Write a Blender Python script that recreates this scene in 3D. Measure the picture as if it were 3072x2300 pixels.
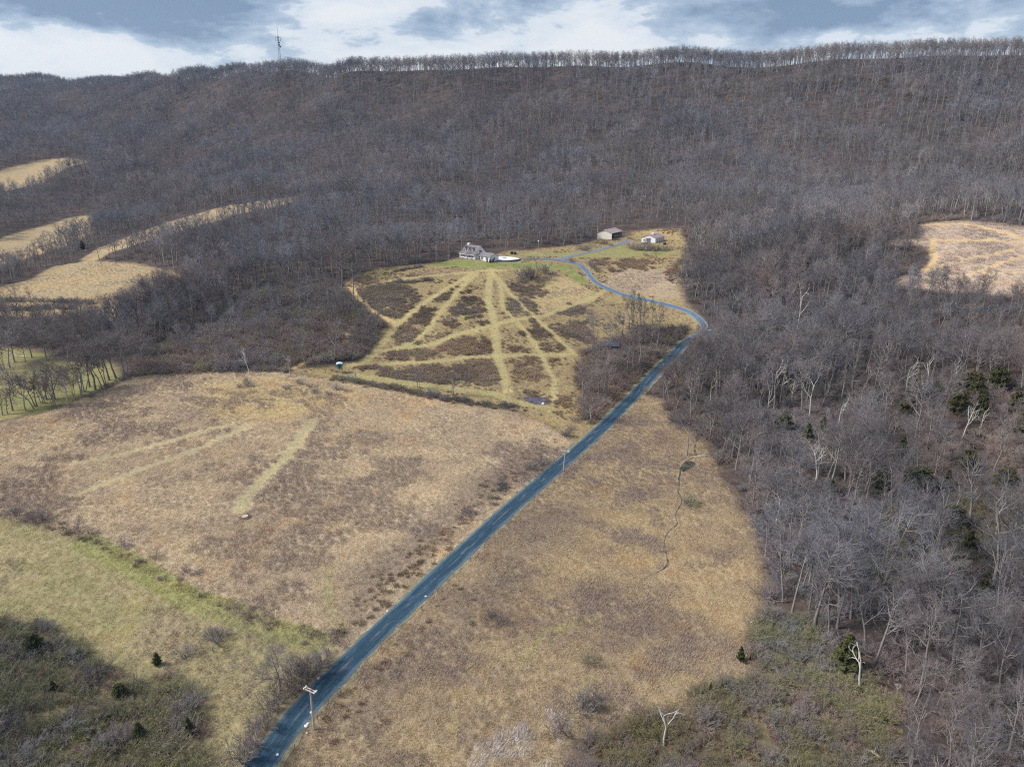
import bpy, bmesh, math, random
import numpy as np
from mathutils import Vector, Matrix

for o in list(bpy.data.objects):
    bpy.data.objects.remove(o, do_unlink=True)
SC = bpy.context.scene
COL = SC.collection
R = math.radians

# ------------------------------------------------------------------ camera
CAMZ, PITCH, F = 95.0, R(18.0), 2136.0          # metres, radians, focal length in photo pixels (3072 wide)
CP, SP = math.cos(PITCH), math.sin(PITCH)
cam_d = bpy.data.cameras.new('camera')
cam_d.sensor_width = 36.0
cam_d.lens = 36.0 * F / 3072.0
cam_d.clip_start, cam_d.clip_end = 1.0, 20000.0
cam = bpy.data.objects.new('camera', cam_d)
COL.objects.link(cam)
cam.location = (0, 0, CAMZ)
cam.rotation_euler = (R(90) - PITCH, 0, 0)
SC.camera = cam

# ------------------------------------------------------------------ world, sun, exposure
SUN_EL, SUN_AZ = R(43), R(-94)                 # azimuth clockwise from +Y: from the left, through thin cloud
world = bpy.data.worlds.new('World')
SC.world = world
world.use_nodes = True
wn, wl = world.node_tree.nodes, world.node_tree.links
wn.clear()


def N(nodes, typ, **kw):
    n = nodes.new(typ)
    for k, v in kw.items():
        setattr(n, k, v)
    return n


def mathn(nodes, links, op, a, b=None, c=None, clamp=False):
    n = nodes.new('ShaderNodeMath')
    n.operation = op
    n.use_clamp = clamp
    for i, s in enumerate((a, b, c)):
        if s is None:
            continue
        if isinstance(s, (int, float)):
            n.inputs[i].default_value = s
        else:
            links.new(s, n.inputs[i])
    return n.outputs[0]


def pix_dir(sx, sy):
    d = Vector(((sx - 1536) / F, CP - (sy - 1150) / F * SP, -SP - (sy - 1150) / F * CP))
    return d.normalized()


wout = N(wn, 'ShaderNodeOutputWorld')
tc = N(wn, 'ShaderNodeTexCoord')
sky = N(wn, 'ShaderNodeTexSky', sky_type='NISHITA', sun_disc=False)
sky.sun_elevation, sky.sun_rotation = SUN_EL, SUN_AZ
sky.altitude = 300
bg_sky = N(wn, 'ShaderNodeBackground')
bg_sky.inputs[1].default_value = 0.13
wl.new(sky.outputs[0], bg_sky.inputs[0])
# broken cloud deck: fractal noise on the view direction, plus the large bright banks that stand over the ridge
mp = N(wn, 'ShaderNodeMapping')
mp.inputs['Scale'].default_value = (3.4, 3.4, 9.5)
mp.inputs['Location'].default_value = (1.7, 0.4, 0.3)
wl.new(tc.outputs['Generated'], mp.inputs['Vector'])
nz = N(wn, 'ShaderNodeTexNoise')
nz.inputs['Scale'].default_value = 1.6
nz.inputs['Detail'].default_value = 9.0
nz.inputs['Roughness'].default_value = 0.60
nz.inputs['Distortion'].default_value = 0.35
wl.new(mp.outputs[0], nz.inputs['Vector'])
mp2 = N(wn, 'ShaderNodeMapping')
mp2.inputs['Scale'].default_value = (10, 10, 26)
wl.new(tc.outputs['Generated'], mp2.inputs['Vector'])
nz2 = N(wn, 'ShaderNodeTexNoise')
nz2.inputs['Scale'].default_value = 1.5
nz2.inputs['Detail'].default_value = 8.0
nz2.inputs['Roughness'].default_value = 0.6
wl.new(mp2.outputs[0], nz2.inputs['Vector'])
acc = mathn(wn, wl, 'MULTIPLY_ADD', nz.outputs['Fac'], 2.7, mathn(wn, wl, 'MULTIPLY_ADD', nz2.outputs['Fac'], 1.3, -1.66))
for sx, sy, ra, rz, w in ((170, 150, .16, .050, .55), (60, 120, .10, .03, .3), (1010, 90, .13, .060, .60), (1250, 150, .20, .035, .35),
                          (1680, 120, .17, .040, .42), (1900, 150, .16, .02, .25), (640, 215, .22, .02, .30),
                          (620, 60, .20, .035, -.42), (220, 15, .25, .03, -.40), (1310, 60, .06, .03, -.25),
                          (2300, 60, .22, .028, -.34), (2850, 60, .25, .06, .04), (2400, 120, .10, .015, .25)):
    d = pix_dir(sx, sy)
    vs = N(wn, 'ShaderNodeVectorMath', operation='SUBTRACT')
    wl.new(tc.outputs['Generated'], vs.inputs[0])
    vs.inputs[1].default_value = d
    vm = N(wn, 'ShaderNodeVectorMath', operation='MULTIPLY')
    wl.new(vs.outputs[0], vm.inputs[0])
    vm.inputs[1].default_value = (1 / ra, 1 / ra, 1 / rz)
    vl = N(wn, 'ShaderNodeVectorMath', operation='LENGTH')
    wl.new(vm.outputs[0], vl.inputs[0])
    sq = mathn(wn, wl, 'MULTIPLY', vl.outputs['Value'], vl.outputs['Value'])
    ex = mathn(wn, wl, 'POWER', 2.718, mathn(wn, wl, 'MULTIPLY', sq, -1.0))
    acc = mathn(wn, wl, 'MULTIPLY_ADD', ex, w, acc)
rp = N(wn, 'ShaderNodeValToRGB')
el = rp.color_ramp.elements
el[0].position, el[0].color = 0.0, (0.20, 0.28, 0.41, 1)
el[1].position, el[1].color = 1.0, (0.95, 0.95, 0.95, 1)
for p, c in ((0.28, (0.36, 0.46, 0.60, 1)), (0.50, (0.54, 0.63, 0.74, 1)), (0.62, (0.80, 0.85, 0.90, 1))):
    e = el.new(p)
    e.color = c
wl.new(acc, rp.inputs[0])
bg_cl = N(wn, 'ShaderNodeBackground')
bg_cl.inputs[1].default_value = 0.71
wl.new(rp.outputs[0], bg_cl.inputs[0])
mx = N(wn, 'ShaderNodeMixShader')
mx.inputs[0].default_value = 0.88
wl.new(bg_sky.outputs[0], mx.inputs[1])
wl.new(bg_cl.outputs[0], mx.inputs[2])
wl.new(mx.outputs[0], wout.inputs[0])

sun_d = bpy.data.lights.new('sun', 'SUN')
sun_d.energy, sun_d.angle, sun_d.color = 4.1, R(16), (1.0, 0.965, 0.91)
sun = bpy.data.objects.new('sun', sun_d)
COL.objects.link(sun)
sun.rotation_euler = (R(90) - SUN_EL, 0, R(180) - SUN_AZ)
sun.location = (-200, -200, 300)
SC.view_settings.view_transform = 'Standard'
SC.view_settings.look = 'None'
SC.view_settings.exposure = 0.44
SC.view_settings.gamma = 1.0
SC.cycles.use_denoising = False
SC.cycles.filter_width = 1.2
SC.cycles.sample_clamp_direct = 6.0
SC.cycles.sample_clamp_indirect = 1.5
SC.cycles.max_bounces = 4
SC.cycles.diffuse_bounces = 2
SC.cycles.glossy_bounces = 2
SC.cycles.transparent_max_bounces = 4
SC.cycles.caustics_reflective = False
SC.cycles.caustics_refractive = False

# ------------------------------------------------------------------ numeric helpers
rng = np.random.default_rng(7)
random.seed(7)


def _hash(ix, iy, seed):
    h = (ix.astype(np.int64) * 374761393 + iy.astype(np.int64) * 668265263 + seed * 974634777) & 0x7fffffff
    h = (h ^ (h >> 13)) * 1274126177 & 0x7fffffff
    return ((h ^ (h >> 16)) & 0xffff) / 65535.0


def vnoise(x, y, scale, seed=0):
    x, y = np.asarray(x, float) / scale, np.asarray(y, float) / scale
    ix, iy = np.floor(x), np.floor(y)
    fx, fy = x - ix, y - iy
    fx, fy = fx * fx * (3 - 2 * fx), fy * fy * (3 - 2 * fy)
    a, b = _hash(ix, iy, seed), _hash(ix + 1, iy, seed)
    c, d = _hash(ix, iy + 1, seed), _hash(ix + 1, iy + 1, seed)
    return (a * (1 - fx) + b * fx) * (1 - fy) + (c * (1 - fx) + d * fx) * fy


def sstep(a, b, x):
    t = np.clip((x - a) / (b - a), 0, 1)
    return t * t * (3 - 2 * t)


# ------------------------------------------------------------------ terrain height
def cp_z(sx, sy, z):          # control point given by the ground height seen at that place of the photo
    v = (sy - 1150) / F
    D = (CAMZ - z) / (SP + v * CP)
    return ((sx - 1536) / F * D, D * (CP - v * SP), z)


def cp_d(sx, sy, D):          # control point given by its distance
    v = (sy - 1150) / F
    return ((sx - 1536) / F * D, D * (CP - v * SP), CAMZ - D * (SP + v * CP))


CPS = []
for sy, row in ((2300, ((0, 3), (500, 2), (1000, 0), (1500, 0), (2000, 0), (2500, 1), (3072, 2))),
                (1900, ((0, 4), (500, 3), (1000, 0), (1500, -.5), (2000, -1), (2500, 0), (3072, 2))),
                (1600, ((0, 5), (500, 4), (1000, 1), (1500, 0), (2000, -1.8), (2500, 1), (3072, 4))),
                (1400, ((0, 6), (500, 5.5), (1000, 3), (1500, 0.5), (2000, -1), (2500, 3), (3072, 7))),
                (1250, ((0, 4), (500, 7), (1000, 5), (1500, 1.5), (1850, 1), (2200, 2.5), (2600, 6), (3072, 12))),
                (1130, ((0, 3), (450, 6.5), (900, 7), (1250, 6), (1600, 4.5), (1900, 3), (2300, 7), (2700, 13), (3072, 18))),
                (1030, ((0, 5), (500, 9), (900, 13), (1250, 12), (1600, 10.5), (1900, 8), (2200, 11), (2600, 18), (3072, 25))),
                (920, ((0, 9), (450, 15), (900, 20), (1250, 20), (1600, 18.5), (1900, 16), (2200, 20), (2600, 27), (3072, 33))),
                (830, ((100, 14), (500, 21), (900, 26), (1250, 27.5), (1550, 27), (1850, 25.5), (2200, 29), (2700, 36), (3072, 40))),
                (775, ((100, 18), (600, 27), (1000, 30), (1300, 31.5), (1500, 32), (1750, 31.5), (2000, 33), (2400, 39), (2800, 43), (3072, 46))),
                (725, ((100, 23), (600, 33), (1000, 36), (1400, 35.5), (1820, 36), (1960, 36.2), (2400, 45), (2800, 50), (3072, 53))),
                (660, ((100, 33), (600, 43), (1000, 46), (1500, 46), (2000, 47), (2500, 54), (2900, 60), (3072, 62)))):
    for sx, z in row:
        CPS.append(cp_z(sx, sy, z))
for sy, row in ((590, ((0, 800), (300, 760), (600, 720), (1000, 660), (1500, 630), (2000, 605), (2600, 570), (3072, 560))),
                (500, ((0, 850), (200, 860), (500, 880), (800, 800), (1200, 720), (1500, 690), (2000, 665), (2600, 615), (3072, 600))),
                (400, ((0, 1250), (300, 1120), (600, 960), (900, 870), (1200, 805), (1600, 770), (2048, 735), (2600, 680), (3072, 650))),
                (310, ((0, 1550), (300, 1340), (600, 1080), (900, 950), (1200, 870), (1600, 840), (2048, 785), (2600, 725), (3072, 695))),
                (250, ((0, 1820), (340, 1560),)), (240, ((600, 1200), (850, 1000), (1200, 900)))):
    for sx, D in row:
        CPS.append(cp_d(sx, sy, D))
CREST = ((3072, 162, 750), (2800, 166, 770), (2500, 173, 795), (2048, 179, 838), (1700, 192, 868), (1500, 198, 885), (1250, 207, 905), (1024, 214, 930),
         (843, 212, 1010), (700, 216, 1110), (590, 230, 1250), (460, 244, 1430), (340, 252, 1620), (170, 248, 1780), (0, 244, 1920))
for sx, sy, D in CREST:
    x, y, z = cp_d(sx, sy, D)
    CPS.append((x, y, z))
    h = math.hypot(x, y)
    for k, dz in (((1.25, 22), (1.6, 90), (2.0, 150)) if 400 < sx < 1100 else ((1.12, 34), (1.35, 95), (1.8, 150))):
        CPS.append((x * k, y * k, z - dz))
CPS += [(-60, -60, 3), (60, -60, 1), (0, 40, 1), (-180, 0, 6), (180, 0, 6), (-420, 150, 6), (420, 150, 22), (-700, 420, 14), (560, 420, 62), (-300, -300, 4), (300, -300, 4),
        (820, 560, 150), (950, 900, 190), (-1000, 700, 40), (-1500, 1300, 150), (-2600, 2600, 200), (700, 700, 180), (2000, 1500, 100), (1500, 2600, 60), (0, 3000, 40)]
CPS = np.array(CPS)
_SC = 40.0
_d = np.sqrt(((CPS[:, None, :2] - CPS[None, :, :2]) ** 2).sum(-1) + _SC ** 2)
_A = np.zeros((len(CPS) + 3, len(CPS) + 3))
_P = np.c_[np.ones(len(CPS)), CPS[:, :2] / 1000]
_A[:len(CPS), :len(CPS)] = _d - np.eye(len(CPS)) * 6.0     # a little smoothing
_A[:len(CPS), len(CPS):] = _P
_A[len(CPS):, :len(CPS)] = _P.T
_W = np.linalg.solve(_A, np.r_[CPS[:, 2], 0, 0, 0])
_cc = sorted((math.atan2(*cp_d(*c)[:2]), math.hypot(*cp_d(*c)[:2])) for c in CREST)
_CA, _CR = np.array([c[0] for c in _cc]), np.array([c[1] for c in _cc])
PADS = []          # levelled places: x, y, radius, height


def hz(x, y):
    x, y = np.asarray(x, float), np.asarray(y, float)
    sh = np.broadcast(x, y).shape
    xf, yf = np.broadcast_to(x, sh).ravel(), np.broadcast_to(y, sh).ravel()
    out = np.empty(xf.size)
    for i in range(0, xf.size, 40000):
        a, b = xf[i:i + 40000], yf[i:i + 40000]
        d = np.sqrt((a[:, None] - CPS[None, :, 0]) ** 2 + (b[:, None] - CPS[None, :, 1]) ** 2 + _SC ** 2)
        out[i:i + 40000] = d @ _W[:len(CPS)] + _W[-3] + _W[-2] * a / 1000 + _W[-1] * b / 1000
    m = sstep(520, 760, np.hypot(xf, yf))
    cr = np.interp(np.arctan2(xf, yf), _CA, _CR)
    near_crest = 1 - sstep(.78, .93, np.hypot(xf, yf) / cr)
    m = m * (.15 + .85 * near_crest)
    # spurs and hollows running down the mountain side
    out += m * (17.0 * (vnoise(xf + .35 * yf, yf * .45, 120, 3) - .5) + 8.0 * (vnoise(xf, yf * .7, 60, 4) - .5))
    ml = sstep(780, 1000, np.hypot(xf, yf)) * (1 - sstep(-420, -120, xf)) * near_crest
    out += ml * 34.0 * (vnoise(xf * .9 - .55 * yf, (yf + xf * .6) * .35, 150, 6) - .5)
    out += (1 - m) * (.9 * (vnoise(xf, yf, 34, 5) - .5))
    for px, py, pr, pz in PADS:
        w = 1 - sstep(pr, pr * 1.7, np.hypot(xf - px, yf - py))
        out = out * (1 - w) + pz * w
    return out.reshape(sh)


_TD = np.geomspace(60, 2600, 2700)


def ground(sx, sy):
    """where the line of sight through that place of the photo meets the ground"""
    v = (sy - 1150) / F
    x, y, z = (sx - 1536) / F * _TD, _TD * (CP - v * SP), CAMZ - _TD * (SP + v * CP)
    g = hz(x, y)
    k = np.nonzero(z < g)[0]
    if not len(k):
        k = [len(_TD) - 1]
    k = max(int(k[0]), 1)
    a, b = z[k - 1] - g[k - 1], z[k] - g[k]
    t = a / (a - b) if a != b else 0
    D = _TD[k - 1] * (1 - t) + _TD[k] * t
    X, Y = (sx - 1536) / F * D, D * (CP - v * SP)
    return float(X), float(Y), float(hz(X, Y)), float(D)


def top_h(g, sy):
    """height above ground point g that reaches photo row sy"""
    v = (sy - 1150) / F
    return CAMZ - g[1] * (SP + v * CP) / (CP - v * SP) - g[2]


def project(x, y, z):
    rz = z - CAMZ
    d = y * CP - rz * SP
    return 1536 + F * x / d, 1150 + F * (-y * SP - rz * CP) / d, d


def G2(pts):
    return np.array([ground(*p)[:2] for p in pts])


# plateau of the house and of the two sheds
HG = ground(1440, 772)
PADS.append((HG[0], HG[1], 17.0, HG[2]))
PADS.append((HG[0] + 26, HG[1] + 4, 10.0, HG[2] - .3))
PG = ground(1612, 1203)
PADS.append((PG[0], PG[1], 6.5, PG[2] - .15))
S1G = ground(1835, 708)
PADS.append((S1G[0], S1G[1], 13.0, S1G[2]))
S2G = ground(1962, 722)
PADS.append((S2G[0], S2G[1], 12.0, S2G[2]))


def poly_sd(x, y, P):
    """signed distance in the ground plane, inside positive"""
    d2 = np.full(x.shape, 1e18)
    ins = np.zeros(x.shape, bool)
    n = len(P)
    for i in range(n):
        ax, ay = P[i]
        bx, by = P[(i + 1) % n]
        ex, ey = bx - ax, by - ay
        L = ex * ex + ey * ey + 1e-9
        t = np.clip(((x - ax) * ex + (y - ay) * ey) / L, 0, 1)
        d2 = np.minimum(d2, (x - ax - t * ex) ** 2 + (y - ay - t * ey) ** 2)
        c = ((ay > y) != (by > y))
        with np.errstate(divide='ignore', invalid='ignore'):
            xi = (bx - ax) * (y - ay) / (by - ay if by != ay else 1e-9) + ax
        ins ^= c & (x < xi)
    return np.where(ins, 1, -1) * np.sqrt(d2)


def line_d(x, y, P):
    d2 = np.full(x.shape, 1e18)
    for i in range(len(P) - 1):
        ax, ay = P[i]
        bx, by = P[i + 1]
        ex, ey = bx - ax, by - ay
        t = np.clip(((x - ax) * ex + (y - ay) * ey) / (ex * ex + ey * ey + 1e-9), 0, 1)
        d2 = np.minimum(d2, (x - ax - t * ex) ** 2 + (y - ay - t * ey) ** 2)
    return np.sqrt(d2)


def near(x, y, P, m):
    return (x > P[:, 0].min() - m) & (x < P[:, 0].max() + m) & (y > P[:, 1].min() - m) & (y < P[:, 1].max() + m)


def smooth_line(P, step=1.2):
    P = np.array(P, float)
    for _ in range(3):
        Q = np.empty((2 * len(P), 2))
        Q[0], Q[-1] = P[0], P[-1]
        Q[1:-1:2] = .75 * P[:-1] + .25 * P[1:]
        Q[2:-1:2] = .25 * P[:-1] + .75 * P[1:]
        P = Q
    s = np.r_[0, np.cumsum(np.hypot(*np.diff(P, axis=0).T))]
    t = np.arange(0, s[-1], step)
    return np.c_[np.interp(t, s, P[:, 0]), np.interp(t, s, P[:, 1])]


# ------------------------------------------------------------------ land cover (ground-plane outlines)
OPEN = {}
OPEN['pasture'] = G2([(-300, 1500), (0, 1548), (130, 1575), (260, 1620), (400, 1690), (560, 1780), (700, 1830), (830, 1880), (940, 1905), (1000, 1925), (1060, 1950),
                      (960, 2060), (850, 2200), (790, 2620), (-200, 2620)])
OPEN['field'] = G2([(-300, 1300), (0, 1265), (130, 1240), (260, 1190), (400, 1130), (560, 1116), (800, 1110), (1000, 1138), (1200, 1172), (1400, 1212), (1540, 1228), (1640, 1270), (1740, 1330),
                    (1680, 1400), (1343, 1700), (1132, 1900), (1060, 1950), (1000, 1925), (830, 1880), (560, 1780), (400, 1690), (260, 1620), (130, 1575), (0, 1548), (-300, 1500)])
OPEN['meadow'] = G2([(1930, 1180), (1985, 1205), (2010, 1270), (2130, 1330), (2160, 1420), (2230, 1530), (2280, 1640), (2290, 1760), (2270, 1850), (2240, 1950), (2280, 2020), (2120, 2070), (2050, 2120),
                     (1900, 2150), (1720, 2210), (1740, 2620), (840, 2620), (900, 2160), (1132, 1900), (1343, 1700), (1680, 1400), (1890, 1215)])
OPEN['hill'] = G2([(1030, 845), (1130, 805), (1250, 795), (1340, 784), (1400, 768), (1490, 762), (1530, 752), (1640, 744), (1730, 734), (1790, 722), (1850, 712), (1900, 700), (1950, 688), (2040, 684),
                   (2062, 735), (2055, 790), (2030, 830), (2050, 890), (2075, 925), (2110, 965), (2070, 1010), (1990, 1080), (1930, 1150), (1870, 1200), (1740, 1330), (1640, 1270), (1540, 1228), (1400, 1212), (1200, 1172),
                   (1000, 1138), (880, 1112), (1000, 1098), (1090, 1080), (1150, 1000), (1165, 970), (1090, 930), (1050, 880)])
OPEN['left_a'] = G2([(-150, 530), (0, 512), (60, 495), (130, 480), (190, 474), (270, 484), (200, 505), (130, 545), (60, 565), (0, 575), (-150, 600)])
OPEN['left_b'] = G2([(-150, 745), (0, 716), (80, 690), (200, 655), (260, 646), (292, 662), (280, 700), (200, 738), (100, 768), (30, 790), (-150, 800)])
OPEN['left_c'] = G2([(240, 780), (300, 742), (400, 703), (500, 667), (640, 627), (780, 603), (880, 590), (880, 604), (760, 632), (650, 664), (520, 700), (430, 727), (330, 758), (270, 792)])
OPEN['left_d'] = G2([(90, 838), (160, 800), (262, 782), (400, 790), (520, 815), (578, 832), (560, 852), (470, 878), (425, 905), (385, 932), (330, 962), (200, 950), (0, 950), (-120, 960), (-120, 885), (0, 862)])
OPEN['green'] = G2([(-200, 1035), (0, 1040), (100, 1050), (200, 1085), (330, 1085), (370, 1135), (300, 1172), (200, 1212), (100, 1242), (0, 1262), (-200, 1292)])
OPEN['right_f'] = G2([(2766, 672), (2800, 667), (2900, 664), (3000, 674), (3072, 684), (3260, 700), (3260, 905), (3072, 890), (2900, 880), (2740, 866), (2650, 850), (2760, 810), (2792, 785), (2780, 745), (2740, 735), (2660, 735), (2670, 722), (2780, 720), (2764, 700)])

# colours: two per kind of ground, mixed by the material's noise
COVER = {'floor': ((.068, .055, .052), (.102, .074, .062)),
         'pasture': ((.345, .278, .160), (.275, .240, .122)),
         'field': ((.46, .36, .235), (.325, .25, .18)),
         'meadow': ((.36, .275, .165), (.215, .160, .120)),
         'hill': ((.335, .265, .130), (.275, .205, .120)),
         'left': ((.34, .27, .165), (.38, .275, .150)),
         'green': ((.215, .205, .085), (.25, .215, .10)),
         'right_f': ((.44, .345, .265), (.36, .28, .22)),
         'lawn': ((.185, .210, .070), (.235, .235, .090)),
         'track': ((.405, .335, .160), (.37, .310, .145)),
         'green_track': ((.35, .315, .140), (.32, .285, .125)),
         'verge': ((.275, .265, .105), (.25, .245, .10)),
         'orange': ((.55, .385, .185), (.48, .33, .155)),
         'weeds': ((.25, .190, .145), (.20, .155, .125)),
         'litter': ((.155, .105, .085), (.20, .14, .11)),
         'dry': ((.47, .37, .20), (.43, .33, .18)),
         'scrub': ((.135, .105, .07), (.16, .135, .07))}
FEAT = []      # (kind, 'poly'|'line', points, feather, width, strength)
for k, P in OPEN.items():
    FEAT.append(('left' if k.startswith('left') else k, 'poly', P, 2.5, 0, 1))
SHRUBZ = {'corner': G2([(-200, 1870), (60, 1870), (160, 1880), (250, 1960), (400, 2045), (520, 2020), (570, 2090), (610, 2150), (600, 2230), (610, 2620), (-200, 2620)]),
          'front': G2([(1740, 2620), (1780, 2235), (1920, 2165), (2060, 2125), (2085, 2070), (2290, 2030), (2260, 1960), (2275, 1870), (2330, 1830), (2420, 1870), (2480, 1960), (2600, 2010), (2720, 2120), (2640, 2620)]),
          'slope': G2([(420, 1122), (440, 1060), (560, 1000), (650, 925), (800, 850), (1000, 850), (1050, 900), (1150, 985), (1090, 1070), (950, 1092), (700, 1110)]),
          'gully': G2([(1900, 990), (2060, 985), (2040, 1030), (1960, 1090), (1900, 1170), (1800, 1280), (1760, 1270), (1720, 1110), (1760, 1050), (1880, 1010)]),
          'under': G2([(2540, 1720), (2620, 1560), (2800, 1500), (3120, 1470), (3120, 1640), (2900, 1730), (2700, 1790)]),
          'far': G2([(2550, 780), (2770, 760), (2760, 810), (2650, 845), (2500, 860)])}
for k, P in SHRUBZ.items():
    FEAT.append(('scrub', 'poly', P, 3.5, 0, .85))
FEAT.append(('weeds', 'poly', G2([(1060, 1900), (1170, 1760), (1420, 1530), (1640, 1350), (1600, 1330), (1450, 1420), (1250, 1570), (1060, 1730), (1010, 1830)]), 7, 0, .8))
FEAT.append(('weeds', 'poly', G2([(1000, 2150), (1250, 1900), (1500, 1640), (1650, 1500), (1760, 1480), (1700, 1600), (1500, 1800), (1350, 1950), (1100, 2200)]), 8, 0, .6))
FEAT.append(('litter', 'poly', G2([(735, 2620), (770, 2230), (860, 2100), (960, 1985), (1010, 1960), (960, 2040), (850, 2180), (790, 2620)]), 1.5, 0, .9))
FEAT.append(('dry', 'poly', G2([(620, 1160), (740, 1135), (1000, 1165), (1090, 1185), (960, 1235), (800, 1260), (640, 1250)]), 7, 0, .75))
FEAT.append(('dry', 'poly', G2([(1560, 930), (1640, 840), (1690, 830), (1790, 880), (1760, 900), (1640, 945)]), 4, 0, .7))
FEAT.append(('orange', 'poly', G2([(1880, 700), (1960, 690), (2030, 690), (2030, 702), (1960, 706)]), 3, 0, .5))
FEAT.append(('right_f', 'poly', G2([(1800, 860), (1850, 810), (1960, 795), (2030, 830), (2055, 900), (1950, 890)]), 5, 0, .55))
FEAT.append(('lawn', 'poly', G2([(1290, 792), (1345, 781), (1400, 782), (1480, 790), (1560, 788), (1660, 790), (1720, 800), (1760, 850), (1740, 850), (1680, 812), (1560, 806), (1440, 806), (1330, 800)]), 2.0, 0, .95))
FEAT.append(('lawn', 'poly', G2([(1500, 768), (1560, 760), (1700, 760), (1790, 745), (1860, 735), (1990, 740), (2040, 760), (1900, 770), (1760, 775), (1690, 770), (1560, 772)]), 2.5, 0, .6))
TRACKS = [('track', 3.8, [(1474, 806), (1470, 830), (1464, 906), (1482, 961), (1487, 1026), (1496, 1082), (1515, 1137), (1524, 1175)]),
          ('track', 2.6, [(1482, 822), (1501, 855), (1510, 929), (1552, 966), (1593, 1017), (1626, 1068), (1644, 1110), (1668, 1140), (1660, 1200)]),
          ('track', 2.4, [(1496, 832), (1524, 873), (1570, 920), (1621, 966), (1686, 1026), (1725, 1062)]),
          ('track', 3.6, [(1420, 818), (1376, 846), (1320, 878), (1256, 920), (1200, 966), (1163, 1008), (1126, 1054), (1093, 1086)]),
          ('track', 3.0, [(1432, 820), (1394, 850), (1357, 892), (1320, 938), (1283, 989), (1242, 1026), (1186, 1045)]),
          ('orange', 2.8, [(1056, 864), (1080, 901), (1117, 934), (1177, 966)]),
          ('track', 3.2, [(1050, 1096), (1117, 1091), (1283, 1086), (1394, 1073), (1487, 1068), (1603, 1063), (1718, 1063)]),
          ('track', 3.4, [(1150, 1052), (1186, 1049), (1302, 1031), (1371, 1003), (1464, 980), (1552, 957), (1626, 950), (1695, 924), (1783, 892), (1812, 872)]),
          ('track', 3.6, [(1177, 841), (1302, 827), (1441, 813), (1515, 811)]),
          ('green_track', 4.4, [(1033, 1119), (1163, 1142), (1320, 1160), (1487, 1184), (1570, 1211), (1649, 1226)]),
          ('green_track', 3.8, [(938, 1262), (905, 1305), (847, 1383), (787, 1438), (741, 1489), (725, 1530)]),
          ('green_track', 2.6, [(694, 1272), (509, 1322), (370, 1364), (231, 1387)]),
          ('green_track', 2.6, [(759, 1272), (574, 1355), (463, 1392), (324, 1447), (231, 1485)]),
          ('green_track', 1.2, [(976, 1690), (978, 1812), (1003, 1872), (1026, 1908)]),
          ('green_track', 1.2, [(994, 1690), (996, 1805), (1020, 1862), (1044, 1898)]),
          ('verge', 7.0, [(260, 1628), (400, 1697), (560, 1790), (700, 1842), (830, 1892), (950, 1922)]), ('green_track', 1.0, [(400, 1690), (560, 1775), (700, 1826), (830, 1877), (960, 1912)]),
          ('orange', 2.4, [(993, 998), (1044, 1003), (1028, 1036)]), ('orange', 2.4, [(884, 1103), (911, 1087), (952, 1071)]),
          ('orange', 2.6, [(2773, 675), (2891, 671), (2988, 692), (3072, 717), (3200, 750)]), ('orange', 2.2, [(2791, 720), (2930, 722), (3072, 728), (3200, 734)]),
          ('orange', 3.4, [(2801, 722), (2794, 750), (2806, 777), (2791, 798), (2768, 812)]), ('orange', 2.0, [(2791, 810), (2884, 784), (2977, 763), (3072, 745)]),
          ('orange', 1.8, [(2768, 835), (2907, 826), (3072, 814), (3200, 800)]), ('orange', 2.2, [(2907, 822), (3000, 791), (3072, 768)]),
          ('orange', 1.6, [(700, 833), (650, 835)]),
          ('green_track', 1.2, [(1790, 1860), (1640, 1890), (1560, 1990)]), ('green_track', 1.6, [(1780, 2030), (1740, 2110), (1700, 2230)]), ('green_track', 1.4, [(1370, 2080), (1360, 2200)]),
          ('green_track', 1.2, [(405, 1770), (400, 1870), (340, 1970), (325, 2020)])]
TRK = []
for kind, w, pts in TRACKS:
    P = G2(pts)
    FEAT.append((kind, 'line', P, 1.2, w, .5 if kind == 'green_track' else .82))
    if w > 1.7 and kind != 'verge':
        TRK.append((P, w))

ROAD_PX = [(680, 2420), (735, 2360), (780, 2300), (814, 2250), (899, 2140), (985, 2048), (1132, 1900), (1239, 1800), (1343, 1700), (1450, 1600), (1560, 1500), (1679, 1395), (1768, 1320), (1890, 1200), (1937, 1149), (1973, 1108),
           (2019, 1068), (2053, 1027), (2105, 1000), (2210, 982), (2441, 961), (2640, 945), (2790, 937), (3072, 920), (3250, 908)]
DRIVE_PX = [(2070, 1014), (2095, 1003), (2110, 990), (2114, 975), (2089, 950), (2060, 932), (2011, 917), (1953, 903), (1894, 892), (1855, 880), (1817, 864), (1787, 849), (1770, 829), (1758, 812), (1745, 798), (1723, 789), (1683, 781), (1656, 779), (1616, 776.5), (1552, 775.5)]
SHEDWAY_PX = [(1672, 780), (1697, 772.5), (1738, 762), (1780, 755), (1811, 746), (1849, 735), (1874, 727), (1892, 722)]
_r0 = ground(814, 2250)
_r1 = ground(899, 2140)
ROAD = G2(ROAD_PX[2:])
ext = ROAD[0] + (ROAD[0] - ROAD[1]) / np.hypot(*(ROAD[0] - ROAD[1])) * 60
FORK = ROAD_PX.index((2105, 1000)) - 1
WOODROAD = smooth_line(ROAD[FORK - 1:])
ROAD = smooth_line(np.vstack([ext, ROAD[:FORK + 1]]))
FEAT.append(('weeds', 'line', G2([(2083, 1352), (2059, 1381), (2038, 1429), (2031, 1474), (2046, 1500), (2027, 1545), (2017, 1583), (1992, 1623), (2001, 1680), (1966, 1718), (1900, 1770)]), 1.4, 2.0, .4))
DRIVE = smooth_line(G2(DRIVE_PX), .8)
SHEDWAY = smooth_line(G2(SHEDWAY_PX), .8)


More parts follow.
